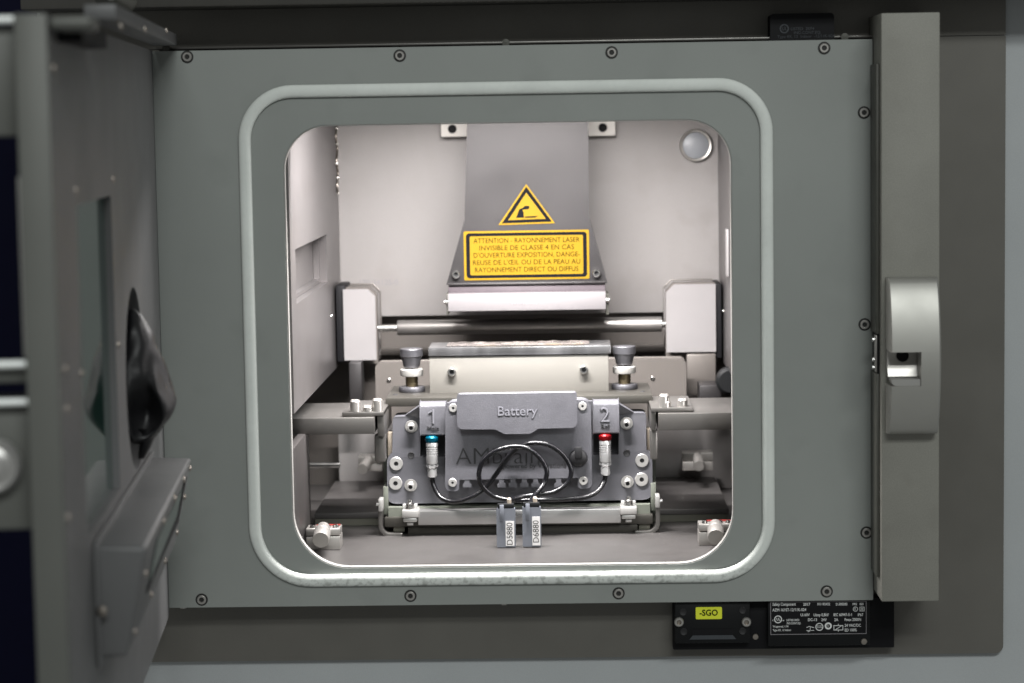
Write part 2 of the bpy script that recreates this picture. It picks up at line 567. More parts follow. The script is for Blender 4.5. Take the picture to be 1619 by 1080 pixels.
# lower side panels and the space beside them
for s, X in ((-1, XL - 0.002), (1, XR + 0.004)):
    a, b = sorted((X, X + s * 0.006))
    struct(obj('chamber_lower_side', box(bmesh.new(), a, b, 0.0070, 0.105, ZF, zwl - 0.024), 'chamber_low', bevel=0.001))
    a, b = sorted((X + s * 0.09, X + s * 0.10))
    struct(obj('chamber_outer_side', box(bmesh.new(), a, b, 0.045, 0.375, ZF, ZC), 'brown_grey'))
struct(obj('chamber_floor', box(bmesh.new(), XL - 0.10, XR + 0.12, 0.0068, 0.375, ZF - 0.004, ZF), 'floor'))
# lower back wall (light) behind the raised table
zt1 = P(520, 690, 0.30).z
struct(obj('chamber_lower_back', box(bmesh.new(), P(535, 700, 0.30).x, XR + 0.06, 0.300, 0.304, ZF, P(800, 640, 0.30).z), 'chamber', bevel=0.0006))
# raised table plate
YT = 0.152
Xa, Xb = P(497, 820, YT).x, P(1152, 820, YT).x
ZT = P(820, 808, YT).z
t = thing('raised_table', (0, YT, ZF), 'low olive-edged grey table plate on the chamber floor behind the sensor unit', 'plate')
obj('table_top', box(bmesh.new(), Xa, Xb, YT, 0.300, ZT - 0.004, ZT), 'table', t, bevel=0.0005)
obj('table_front', box(bmesh.new(), Xa + 0.0005, Xb - 0.0005, YT + 0.0008, 0.299, ZF + 0.0002, ZT - 0.0042), 'olive', t)

# ------------------------------------------------------------------ front: backing plate, panel, seal
bx0, bx1, bz0, bz1 = P(226, 1000, YB).x, P(1588, 600, YB).x, P(1320, 1035.5, YB).z, P(1540, 57, YB).z
op = rect(455, 193, 1159, 896, 0.0)
hole = rr(op[0], op[1], op[2], op[3], (0.037, 0.036, 0.0285, 0.0285), 12)
hole_big = rr(op[0] - 0.004, op[1] + 0.004, op[2] - 0.004, op[3] + 0.004, 0.034, 10)
t = thing('backing_plate', ((bx0 + bx1) / 2, YB, bz0), 'brown-grey steel backing plate seen right of the latch post and below the panel', 'plate')
obj('plate_sheet', plate(rr(bx0, bx1, bz0, bz1, (0.0003, 0.005, 0.0003, 0.0003), 5), [hole_big], YB, YB + 0.004), 'backing', t)
obj('upper_sheet', box(bmesh.new(), P(64, 40, YB).x, bx1, YB + 0.0008, YB + 0.004, bz1 + 0.0005, 0.40), 'backing', t)
# thin bright drip rail above the panel
X0_, X1_, Z0_, Z1_ = rect(248, 66, 1380, 69, 0.012)
zr = P(800, 68, 0.008).z
obj('rail', box(bmesh.new(), X0_, X1_, 0.006, 0.0215, zr - 0.0006, zr + 0.0008), 'arm', t, bevel=0.0003)
for x_, y_ in ((263, 71), (800, 68), (1335, 60)):
    p_ = P(x_, y_, 0.004)
    obj('rail_clip', lathe([(0.0001, 0), (0.0024, 0.0002), (0.0024, 0.004), (0.0001, 0.0042)], 14, c=(p_.x, 0.0055, zr)), 'dark_grey', t)

pn = [P(238, 520, 0).x, P(1380, 520, 0).x, P(815, 955, 0).z, P(815, 71.5, 0).z]
t = thing('front_panel', ((pn[0] + pn[1]) / 2, 0, pn[2]), 'large grey-green front panel with rounded opening and pale rubber seal', 'panel')
FP = t
obj('panel_sheet', plate(rr(pn[0], pn[1], pn[2], pn[3], 0.0008, 2), [hole], 0, 0.0062), 'panel', t)
obj('panel_frame', plate([(pn[0] + .0005, pn[2] + .0005), (pn[1] - .0005, pn[2] + .0005), (pn[1] - .0005, pn[3] - .0005), (pn[0] + .0005, pn[3] - .0005)], [[(pn[0] + .012, pn[2] + .012), (pn[1] - .012, pn[2] + .012), (pn[1] - .012, pn[3] - .012), (pn[0] + .012, pn[3] - .012)]], 0.0063, 0.0190), 'panel', t)
# inner lip: a thin bright metal edge lining the opening
lipbm = bmesh.new()
inn = rr(op[0] + 0.0008, op[1] - 0.0008, op[2] + 0.0008, op[3] - 0.0008, (0.036, 0.035, 0.0275, 0.0275), 12)
out_ = rr(op[0] + 0.0001, op[1] - 0.0001, op[2] + 0.0001, op[3] - 0.0001, (0.037, 0.036, 0.0285, 0.0285), 12)
obj('opening_lip', plate(out_, [inn], 0.0006, 0.0064), 'lip', t)
# rubber seal
se = rect(395.5, 139, 1213.5, 914, 0.0)
path = [(a, -0.0012, b) for a, b in rr(se[0], se[1], se[2], se[3], (0.036, 0.036, 0.031, 0.031), 14)]
obj('rubber_seal', tube(path, 0.0041, 14, True, flat=(1, 0.55), up=(0, 1, 0)), 'seal', t, sharp=60)
sm_ = P(820, 914, 0).x
obj('seal_joint', lathe([(0.0010, -0.00015), (0.00233, -0.00015), (0.00233, 0.00015), (0.0010, 0.00015)], 18, axis='x', c=(sm_, -0.0012, se[2])), 'print_grey', t)
for x_, y_ in ((296, 90), (632, 88), (967, 83), (1303, 76), (319, 948), (649, 942), (978, 938), (1307, 935), (1366, 178), (1367, 513), (1370, 842)):
    a = random.uniform(0, 6)
    inst('screw', M_PSCREW, P(x_, y_, 0), t, (0, a, 0))
for x_, y_ in ((290, 967), (797, 958)):
    obj('under_screw', lathe([(0.0022, 0), (0.0022, 0.0012), (0.0015, 0.002), (0, 0.002)], 16, axis='z', c=(P(x_, y_, 0.008).x, 0.008, pn[2] - 0.002)), 'steel', t)

# hood at the very top
t = thing('hood', (0, -0.02, P(810, 8, -0.045).z), 'dark overhanging hood edge along the top of the machine', 'hood')
zh = P(810, 2, -0.022).z
obj('hood_board', box(bmesh.new(), P(18, 5, -0.045).x, 0.45, -0.022, 0.0215, zh, zh + 0.03), 'hood', t, bevel=0.001)
c = P(193, -4, -0.03)
obj('round_fitting', lathe([(0.0, 0.0), (0.007, 0.0), (0.008, 0.002), (0.0125, 0.002), (0.0135, 0.004), (0.0125, 0.007), (0.004, 0.02), (0, 0.02)], 28, c=(c.x, -0.045, c.z)), 'dark_grey', t)

# =================================================================== LATCH POST
YP = -0.036
t = thing('latch_post', (P(1440, 950, YP).x, YP, P(1440, 952, YP).z), 'tall grey latch post with curved metal handle right of the panel', 'post')
px0, px1, pz0, pz1 = rect(1393.5, 20, 1485.5, 951, YP)
obj('post_cover', box(bmesh.new(), px0, px1, YP, YB - 0.0005, pz0, pz1), 'post', t, bevel=0.0009)
z1, z0 = P(1388, 102, -0.01).z, P(1388, 903, -0.01).z
zs1, zs0 = P(1388, 526, -0.02).z, P(1388, 589, -0.02).z
for a, b in ((zs1, z1), (z0, zs0)):
    obj('side_strip', box(bmesh.new(), px0 - 0.0022, px0 - 0.0002, YP + 0.007, -0.0020, a, b), 'dark_grey', t, bevel=0.0004)
obj('latch_slot', box(bmesh.new(), px0 - 0.0010, px0 - 0.0002, YP + 0.007, -0.002, zs0 + 0.0002, zs1 - 0.0002), 'black', t)
obj('strike_plate', box(bmesh.new(), px0 - 0.0026, px0 - 0.0012, YP + 0.009, YP + 0.016, zs0 + 0.001, zs1 - 0.001), 'steel', t, bevel=0.0006)
for k in (0.15, 0.35, 0.85):
    zc = zs0 + (zs1 - zs0) * k
    obj('latch_roller', lathe([(0, 0), (0.0016, 0), (0.0016, 0.0015), (0, 0.0016)], 12, axis='x', c=(px0 - 0.0042, YP + 0.012, zc)), 'chrome', t)
p_ = P(1487, 305, -0.02)
obj('side_stud', lathe([(0.0022, 0), (0.0022, 0.001), (0, 0.0018)], 14, axis='x', c=(px1, -0.020, p_.z)), 'chrome', t)
# curved handle: side profile swept across its width, with a notch on its left
hx0, hx1, hz0, hz1 = rect(1403, 439, 1482.5, 686, YP - 0.008)
nz1, nz0 = P(1430, 556, YP - 0.018).z, P(1430, 610, YP - 0.018).z
nx = P(1455, 580, YP - 0.018).x
N = 36


def hd(z):                                    # bulge of the handle towards the viewer
    u = (z - hz0) / (hz1 - hz0) * 2 - 1
    return 0.009 + 0.0135 * max(0, 1 - u * u) ** 0.75


def hpoly():
    """front surface as a grid with the notch left out, closed into a solid"""
    bm = bmesh.new()
    xs = [hx0, hx0 + 0.0011, nx, hx1 - 0.0011, hx1]
    xo = [0.0030, 0.0, 0.0, 0.0, 0.0016]        # rounded long edges
    zs = sorted(set([hz0, hz0 + 0.0008, hz1 - 0.0008, hz1, nz0, nz1] + [hz0 + (hz1 - hz0) * i / 26 for i in range(1, 26)]))
    G = {}
    for i, x in enumerate(xs):
        for j, z in enumerate(zs):
            d = hd(z) - xo[i]
            if j in (0, len(zs) - 1):
                d -= 0.0010
            G[i, j] = (bm.verts.new((x, YP - d, z)), bm.verts.new((x, YP - 0.0006, z)))
    solid = lambda i, j: 0 <= i < len(xs) - 1 and 0 <= j < len(zs) - 1 and not (i < 2 and nz0 - 1e-6 <= (zs[j] + zs[j + 1]) / 2 <= nz1 + 1e-6)
    for i in range(len(xs) - 1):
        for j in range(len(zs) - 1):
            if not solid(i, j):
                continue
            a, b, c_, d_ = G[i, j], G[i + 1, j], G[i + 1, j + 1], G[i, j + 1]
            bm.faces.new((a[0], b[0], c_[0], d_[0]))
            bm.faces.new((d_[1], c_[1], b[1], a[1]))
            for (u, w, di, dj) in ((a, b, 0, -1), (b, c_, 1, 0), (c_, d_, 0, 1), (d_, a, -1, 0)):
                if not solid(i + di, j + dj):
                    bm.faces.new((u[0], u[1], w[1], w[0]))
    return bm


hobj = obj('handle', hpoly(), 'handle', t, sharp=34)
# concave finger well inside the notch and its bright ledge
well = []
for i in range(9):
    a = R(90 * i / 8)
    well.append((YP - 0.0030 - 0.010 * (1 - math.cos(a)) * 0.5, nz1 + (nz0 - nz1) * (i / 8) * 0.78))
wb = plate([(YP - 0.0008, nz1)] + well + [(YP - 0.0008, well[-1][1])], [], hx0 + 0.0004, nx - 0.0001, axis='x')
obj('finger_well', wb, 'steel', hobj, sharp=40)
obj('notch_ledge', plate(rr(hx0 + 0.0008, nx - 0.0003, nz0 + 0.0001, nz0 + 0.0042, (0.003, 0.0002, 0.0002, 0.0002), 4), [], YP - 0.0205, YP - 0.009), 'lip', hobj)
pc = P(1427, 565, YP - 0.004)
obj('key_hole', lathe([(0.0038, 0), (0.0038, 0.002), (0.0026, 0.003), (0, 0.002)], 20, c=(pc.x, YP - 0.0028, pc.z + 0.001)), 'black', hobj)

# =================================================================== SAFETY SWITCHES
YS = 0.003
t = thing('safety_switch', (P(1295, 1020, YS).x, YS, P(1295, 1025, YS).z), 'black safety switch with white printed data label under the panel', 'switch')
obj('mount_plate', pbox(1064, 946, 1414, 1026, YS + 0.008, YB - YS - 0.0085), 'black', t, bevel=0.0008)
obj('housing', pbox(1214, 950, 1376, 1021, YS, 0.0078), 'black_plastic', t, bevel=0.0008)
YL = YS - 0.0003
lab = obj('label_plate', pbox(1218, 951, 1370, 1003, YL, 0.0002), 'black', t)
X0_, X1_, Z0_, Z1_ = rect(1218, 951, 1370, 1003, YL - 0.0001)
obj('label_border', plate([(X0_, Z0_), (X1_, Z0_), (X1_, Z1_), (X0_, Z1_)], [[(X0_ + .0004, Z0_ + .0004), (X1_ - .0004, Z0_ + .0004), (X1_ - .0004, Z1_ - .0004), (X0_ + .0004, Z1_ - .0004)]], YL - 0.0002, YL - 0.0001), 'print_grey', t)
YT_ = YL - 0.00025
kx, ky = 170 / 1619.0, 90 / 857.0


def lt(s, u, v, size, al='LEFT', m='print_white', bold=0.012, sx=0.85, par=None):   # text on the data label, measured on an enlarged view
    text('print', s, size * kx * px(YT_) * 1.25, P(1210 + u * kx, 945 + v * ky, YT_), m, par or t, bold=bold, align=al, sx=sx)


lt('Safety Component', 108, 103, 52, sx=0.72)
lt('2017', 570, 103, 50)
lt('101192422', 775, 100, 44, sx=0.82)
lt('21300282', 1058, 100, 44, sx=0.82)
lt('M02', 1312, 98, 40, sx=0.8)
lt('003', 1420, 98, 40, sx=0.8)
lt('AZM 161ST-12/11K-024', 108, 188, 50, sx=0.82)
lt('Ui 60V', 528, 262, 50, sx=0.8)
lt('Uimp 0,8kV', 725, 262, 50, sx=0.78)
lt('IEC 60947-5-1', 1025, 260, 48, sx=0.82)
lt('IP67', 1390, 260, 48, sx=0.8)
lt('DC-13', 640, 335, 50, sx=0.82)
lt('24V', 842, 335, 50, sx=0.82)
lt('2A', 1038, 335, 50, sx=0.82)
lt('Fmax 2000N', 1192, 333, 50, sx=0.78)
lt('LISTED 2KF4', 318, 340, 36, sx=0.8)
lt('IND.CONT.EQ.', 322, 388, 36, sx=0.72)
lt('Wuppertal, 1.04', 112, 436, 36, sx=0.8)
lt('Type 4X, 12 Indoor', 112, 491, 36, sx=0.78)
lt('24 VAC/DC', 1194, 420, 50, sx=0.8)
lt('ED 100%', 1194, 490, 50, sx=0.8)
lt('c', 106, 340, 36)
lt('us', 258, 342, 30)


def ring_print(u, v, r0, r1, m='print_white'):
    c_ = P(1210 + u * kx, 945 + v * ky, YT_)
    k_ = kx * px(YT_)
    obj('print', plate(circle(c_.x, c_.z, r1 * k_, 24), [circle(c_.x, c_.z, r0 * k_, 24)], YT_, YT_ + 0.00006), m, t)


ring_print(192, 327, 46, 60)
lt('UL', 166, 327, 50, sx=0.8)
ring_print(814, 440, 48, 60)
lt('CCC', 776, 440, 44, sx=0.75)
ring_print(948, 426, 30, 54)
lt('S', 935, 426, 34)
ring_print(1357, 172, 30, 38)
lt('E', 1342, 172, 40)
for (u0, v0, u1, v1, w_) in ((1420, 138, 1492, 205, 7), (1440, 158, 1472, 188, 6), (1028, 415, 1172, 492, 9)):
    a, b = P(1210 + u0 * kx, 945 + v1 * ky, YT_), P(1210 + u1 * kx, 945 + v0 * ky, YT_)
    w2 = w_ * kx * px(YT_)
    obj('print', plate([(a.x, a.z), (b.x, a.z), (b.x, b.z), (a.x, b.z)], [[(a.x + w2, a.z + w2), (b.x - w2, a.z + w2), (b.x - w2, b.z - w2), (a.x + w2, b.z - w2)]], YT_, YT_ + 0.00006), 'print_white', t)
for (u0, v0, u1, v1) in ((1055, 482, 1145, 425), (620, 450, 660, 432), (660, 432, 735, 452), (676, 445, 676, 495), (620, 495, 735, 493), (640, 515, 690, 490), (1100, 395, 1100, 415), (1100, 492, 1100, 512)):
    a, b = P(1210 + u0 * kx, 945 + v0 * ky, YT_), P(1210 + u1 * kx, 945 + v1 * ky, YT_)
    d = (b - a).normalized()
    n_ = Vector((-d.z, 0, d.x)) * (4 * kx * px(YT_))
    obj('print', plate([((a + n_).x, (a + n_).z), ((b + n_).x, (b + n_).z), ((b - n_).x, (b - n_).z), ((a - n_).x, (a - n_).z)], [], YT_, YT_ + 0.00006), 'print_white', t)
for x_, y_ in ((1366, 1014), (1196, 1011)):
    p_ = P(x_, y_, YS)
    obj('housing_screw', lathe([(0.0001, 0), (0.0022, 0.0002), (0.0018, 0.0009), (0, 0.001)], 14, c=(p_.x, YS if x_ > 1210 else YS + 0.008, p_.z)), 'screw_dark', t)

t = thing('switch_actuator', (P(1125, 1015, YS).x, YS, P(1125, 1016, YS).z), 'black switch actuator with small yellow sticker reading -SGO', 'switch')
obj('housing', pbox(1067, 949, 1186, 1017, YS + 0.0005, 0.0072), 'black_plastic', t, bevel=0.0008)
for x_, y_ in ((1073.5, 983), (1180, 983)):
    inst('screw', mesh_of(lathe([(0.0031, 0), (0.0031, 0.0016), (0.0026, 0.0022), (0.0016, 0.0022), (0.0013, 0.0006), (0, 0.0006)], 18, mi=[0, 0, 0, 1, 1]), ['steel', 'screw_dark']), P(x_, y_, YS + 0.0004), t)
for x_, y_ in ((1080, 968), (1081, 999), (1174, 965), (1174, 998)):
    inst('hole', M_HOLE, P(x_, y_, YS + 0.0004), t)
X0_, X1_, Z0_, Z1_ = rect(1100, 960, 1141.5, 979, YS)
st = obj('sticker', plate(rr(X0_, X1_, Z0_, Z1_, 0.0008, 3), [], YS + 0.0001, YS + 0.0004), 'yellow_acid', t)
text('print', '-SGO', 0.0056, P(1120.5, 969.3, YS - 0.00015), 'ink', st, bold=0.02, sx=0.92)
bm = pbox(1096, 998, 1158, 1006, YS - 0.0006, 0.001)
obj('slot', pbox(1094, 995, 1160, 1004, YS + 0.0001, 0.0003), 'black', t)
X0_, X1_, Z0_, Z1_ = rect(1090, 1004.5, 1164, 1011, YS - 0.0002)
obj('slot_ramp', plate([(X0_, Z0_), (X1_, Z0_), (X1_ - 0.0022, Z1_), (X0_ + 0.0022, Z1_)], [], YS - 0.0003, YS + 0.0003), 'print_faint', t)

t = thing('upper_switch', (P(1267, 62, 0.006).x, 0.006, P(1267, 66, 0.006).z), 'black box with faint printed data rising behind the panel top edge', 'switch')
bm = bmesh.new()
X0_, X1_, Z0_, Z1_ = rect(1218, 22, 1317.5, 68, 0.006)
obj('housing', plate(rr(X0_, X1_, Z0_, Z1_, (0.0003, 0.0003, 0.002, 0.002), 4), [], 0.004, YB - 0.0005), 'black', t, bevel=0.0004)
YU = 0.0036
c = P(1240, 45.5, YU)
obj('print', plate(circle(c.x, c.z, 0.0029, 24), [circle(c.x, c.z, 0.0022, 24)], YU, YU + 0.0001), 'print_faint', t)
text('print', 'UL', 0.0034, c, 'print_faint', t, sx=0.8)
text('print', 'LISTED  2KF4', 0.0026, P(1250, 46, YU), 'print_faint', t, align='LEFT')
text('print', 'IND.CONT.EQ.', 0.0026, P(1255, 52, YU), 'print_faint', t, align='LEFT')
text('print', 'Type 4X, 12  Indoor  -12/11K-024', 0.0026, P(1229, 58.5, YU), 'print_faint', t, align='LEFT')

# =================================================================== CHAMBER CONTENTS
# ------------------------------------------------------------------ laser duct on the back wall
YD = 0.245
t = thing('laser_duct', (P(833, 492, YD).x, YD, P(833, 492, YD).z), 'grey metal duct with yellow laser warning stickers on the back wall', 'duct')


def poly(pts, Y):
    return [(P(x, y, Y).x, P(x, y, Y).z) for x, y in pts]


top = P(833, 150, YD).z
pl = poly([(709, 448), (957, 445), (929, 345), (927, 150), (742, 150), (737, 348)], YD)
obj('duct_body', plate(pl, [], YD, YBK - 0.0005), 'duct', t, bevel=0.0012, seg=3)
obj('duct_flange', pbox(708, 446.5, 958, 450, YD - 0.003, 0.004), 'duct', t, bevel=0.0005)
obj('duct_lower', pbox(709, 450.5, 957, 470, YD - 0.0008, 0.05), 'duct_low', t, bevel=0.0004)
n_ = obj('nozzle_bar', pbox(708, 463.5, 958, 491, YD - 0.012, 0.050), 'nozzle_white', t, bevel=0.0006)
text('print', 'III', 0.0042, P(829, 470.5, YD - 0.0124), 'print_grey', n_)
text('print', '1410-23-4-12', 0.0036, P(829, 479, YD - 0.0124), 'print_grey', n_)
for x_, y_ in ((707, 477), (959, 474)):
    p_ = P(x_, y_, YD - 0.006)
    sx_ = 1 if x_ > 800 else -1
    obj('nozzle_stud', lathe([(0.0018, -0.001 * sx_), (0.0018, 0.0022 * sx_), (0, 0.0024 * sx_)], 12, axis='x', c=p_), 'chrome', t)
    obj('nozzle_end', box(bmesh.new(), p_.x - 0.0006, p_.x + 0.0016 if sx_ > 0 else p_.x + 0.0006, YD - 0.004, YD + 0.02, P(x_, 497, YD).z, P(x_, 464, YD).z), 'dark_grey', t)
for x_, y_ in ((721, 433.5), (943, 431.5)):
    inst('bolt', M_BOLT_S, P(x_, y_, YD), t)
for xa, xb, y1, hx_, hy_ in ((697, 741, 216.5, 715, 204), (927.5, 973, 215, 953, 202)):
    b = pbox(xa, 176, xb, y1, YBK - 0.014, 0.0135)
    e = obj('mount_ear', b, 'ivory', t, bevel=0.0008)
    inst('hole', mesh_of(lathe([(0.0036, 0.0002), (0.0032, 0.0006), (0.0022, 0.0003), (0, 0.0001)], 18, mi=[0, 1, 1]), ['steel', 'black']), P(hx_, hy_, YBK - 0.014), e)
YK = YD - 0.0004
tri = obj('warning_triangle', plate(poly([(788, 356), (877.5, 353), (832, 291)], YK), [], YK, YK + 0.0003), 'yellow', t, label='yellow triangular laser warning sticker')
YK2 = YK - 0.0002
obj('triangle_border', plate(poly([(793.5, 353.2), (872.5, 350.5), (832, 295.2)], YK2), [poly([(803.5, 348.2), (863, 346), (832, 304.5)], YK2)], YK2, YK2 + 0.0001), 'ink', tri)
obj('pictogram', plate(poly([(816, 344.5), (829, 344), (828, 342), (828, 336), (826, 332), (830, 331), (835, 331), (837.5, 328), (836, 325.5), (830, 325.5), (826, 329), (821, 331), (818.5, 337)], YK2), [], YK2, YK2 + 0.0001), 'ink', tri)
obj('pictogram', plate(poly([(830, 344.3), (846, 344), (851, 341.3), (830, 342.3)], YK2), [], YK2, YK2 + 0.0001), 'ink', tri)
X0_, X1_, Z0_, Z1_ = rect(733.5, 364.5, 931.5, 442, YK)
ws = obj('warning_sign', plate(rr(X0_, X1_, Z0_, Z1_, 0.0008, 3), [], YK, YK + 0.0003), 'yellow', t, label='yellow rectangular laser warning sticker with French text')
u = px(YK)
obj('sign_border', plate(rr(X0_ + 3.6 * u, X1_ - 3.6 * u, Z0_ + 3.2 * u, Z1_ - 3.2 * u, 5 * u, 4), [rr(X0_ + 9.6 * u, X1_ - 9.6 * u, Z0_ + 7.9 * u, Z1_ - 7.9 * u, 2 * u, 4)], YK2, YK2 + 0.0001), 'ink', ws)
for i, s_ in enumerate(('ATTENTION - RAYONNEMENT LASER', 'INVISIBLE DE CLASSE 4 EN CAS', "D'OUVERTURE EXPOSITION, DANGE-", "REUSE DE L'\u0152IL OU DE LA PEAU AU", 'RAYONNEMENT DIRECT OU DIFFUS')):
    wpx = (168, 150, 168, 170, 164)[i]
    xo = text('print', s_, 0.0052, P(832.5 + (0, 0, 0, 0, 0)[i], 380.2 + i * 11.5, YK2), 'ink_brown', ws, bold=0.0)
    w0 = xo.dimensions.x if xo.dimensions.x else 1
    ws_ = [v.co.x for v in xo.data.vertices]
    w0 = max(ws_) - min(ws_)
    k_ = wpx * u / w0
    cx = (max(ws_) + min(ws_)) / 2
    for v in xo.data.vertices:
        v.co.x = cx + (v.co.x - cx) * k_

# ------------------------------------------------------------------ spreader shaft with its two end blocks
YX = 0.275
t = thing('spreader_axis', (P(840, 570, YX).x, YX, P(840, 570, YX).z), 'horizontal grey roller between two white end blocks below the duct', 'roller')


def cbox(x0, y0, x1, y1, Y, depth, cham, side):
    X0, X1, Z0, Z1 = rect(x0, y0, x1, y1, Y)
    k = cham * px(Y)
    if side > 0:
        pts = [(X0, Z0), (X1, Z0), (X1, Z1 - k), (X1 - k, Z1), (X0, Z1)]
    else:
        pts = [(X0, Z0), (X1, Z0), (X1, Z1), (X0 + k, Z1), (X0, Z1 - k)]
    return plate(pts, [], Y, Y + depth)


obj('end_block', cbox(545, 459, 592.5, 568, YX, 0.035, 11, 1), 'white_block', t, bevel=0.0008)
obj('end_block', cbox(1055, 451, 1130, 555, YX, 0.035, 12, -1), 'white_block', t, bevel=0.0008)
obj('block_base_shade', cbox(547, 455, 595.5, 574, YX + 0.012, 0.04, 12, 1), 'brown_grey', t, bevel=0.0006)  # darker piece behind the block; its rim imitates the block's shadow edge
obj('block_base_shade', cbox(1053.5, 448, 1130, 568, YX + 0.012, 0.04, 12, -1), 'brown_grey', t, bevel=0.0006)
obj('spacer', pbox(532, 452, 546, 572, YX + 0.002, 0.045), 'black', t, bevel=0.0005)
obj('spacer', pbox(1130.5, 449, 1141, 566, YX + 0.002, 0.045), 'black', t, bevel=0.0005)
pa, pb = P(628, 516.5, YX + 0.016), P(1046, 514.5, YX + 0.016)
zc = (pa.z + pb.z) / 2
obj('roller', lathe([(0, 0), (0.0054, 0.0002), (0.0058, 0.001), (0.0058, pb.x - pa.x - 0.001), (0.0058, pb.x - pa.x), (0, pb.x - pa.x)], 32, axis='x', c=(pa.x, YX + 0.016, zc)), 'roller', t)
xa, xb = P(588, 516, YX + 0.016).x, P(1060, 514, YX + 0.016).x
for a, b in ((xa, pa.x + 0.001), (pb.x - 0.001, xb)):
    obj('pin', lathe([(0, 0), (0.0027, 0.0), (0.0027, b - a), (0, b - a)], 20, axis='x', c=(a, YX + 0.016, zc)), 'chrome', t)

# rear guide ledge and carriage plate behind the fixture
obj('guide_ledge', pbox(596, 551, 1058, 559, 0.32, 0.02), 'brown_grey', t, bevel=0.0008)
YG = 0.232
t = thing('rear_carriage', (P(845, 640, YG).x, YG, P(845, 660, YG).z), 'brown-grey rounded carriage plate behind the knurled thumb screws', 'plate')
X0_, X1_, Z0_, Z1_ = rect(596, 573, 1083, 660, YG)
obj('carriage_plate', plate(rr(X0_, X1_, Z0_, Z1_, (0.001, 0.001, 0.003, 0.003), 4), [], YG, YG + 0.02), 'brown_grey', t, bevel=0.0016, seg=3)
for x_, y_ in ((615, 601), (1032, 598)):
    inst('bolt', M_RIVET, P(x_, y_, YG), t, None)
obj('carriage_block', pbox(1106, 609, 1141, 640, YG, 0.03), 'duct', t, bevel=0.001)
obj('side_knob', lathe([(0, 0), (0.009, 0), (0.010, 0.002), (0.010, 0.012), (0.008, 0.014), (0, 0.014)], 24, c=P(1152, 600, YG)), 'black_plastic', t)
obj('guide_post', pbox(552, 573, 572, 645, YG + 0.03, 0.02), 'duct', t, bevel=0.001)
obj('guide_post', pbox(1086, 560, 1132, 625, YG + 0.04, 0.02), 'brown_grey', t, bevel=0.001)

# cable with ties high on the left wall
pts = []
for i in range(15):
    yy = 196 + i * 7.8
    xx = 526 + 4.5 * math.sin(i * 1.25)
    pts.append(P(xx, yy, depth_on_wall(XL, 529, 250) - 0.004 + 0.004 * math.cos(i * 1.25)))
    pts[-1].x = max(pts[-1].x, XL + 0.0022)
t = thing('wall_cable', pts[-1], 'coiled grey cable with clips high on the left chamber wall', 'cable')
obj('cable', tube(spline(pts, 4), 0.0010, 8), 'screw_dark', t, sharp=60)
for i in (1, 4, 8, 11, 14):
    obj('clip', lathe([(0, -0.0014), (0.0012, -0.0008), (0.0015, 0), (0.0012, 0.0008), (0, 0.0014)], 12, c=pts[i]), 'steel', t)

# ------------------------------------------------------------------ fixture carrying the sensor unit
YC = 0.156
t = thing('clamping_fixture', (P(822, 640, YC).x, YC, P(822, 640, YC).z), 'metal fixture with cream block, polished plate and two knurled thumb screws', 'fixture')
FX = t
obj('cream_block', pbox(679, 562.5, 962.5, 632, YC, 0.045), 'cream', t, bevel=0.0005)
for x_, y_ in ((714.5, 587.5), (923, 584)):
    inst('bolt', M_BOLT_S, P(x_, y_, YC), t)
# crossbar below: wide plate
YCB = 0.130
X0_, X1_, Z0_, Z1_ = rect(609.5, 627, 1031.5, 640.5, YCB)
obj('crossbar', box(bmesh.new(), X0_, X1_, YCB, YC + 0.05, Z0_, Z1_), 'bar_grey', t, bevel=0.0005)
ZCB = Z1_
mp_ = obj('polished_plate', pbox(677, 548, 966, 561.5, YC - 0.0015, 0.040), 'mirror_streaks', t, bevel=0.0007)
zmp = rect(677, 548, 966, 561.5, YC - 0.0015)[3]
# uneven thin metal film lying on the polished plate
fa, fb = P(705, 546, YC).x, P(932, 546, YC).x
fb_ = bmesh.new()
nx_, ny_ = 60, 10
V = {}
for i in range(nx_ + 1):
    for j in range(ny_ + 1):
        x = fa + (fb - fa) * i / nx_
        y = YC + 0.004 + 0.028 * j / ny_ + 0.0015 * noise.noise((x * 90, j, 1))
        edge = min(1, min(i, nx_ - i) / 3, min(j, ny_ - j) / 1.5)
        h = 0.0004 + edge * (0.0006 + 0.0012 * noise.noise((x * 55, y * 120, 0.3)) + 0.0008 * noise.noise((x * 190, y * 190, 4)))
        V[i, j] = fb_.verts.new((x, y, zmp + max(0.0002, h)))
for i in range(nx_):
    for j in range(ny_):
        fb_.faces.new((V[i, j], V[i + 1, j], V[i + 1, j + 1], V[i, j + 1]))
obj('metal_film', fb_, 'copper_film', mp_, sharp=60)
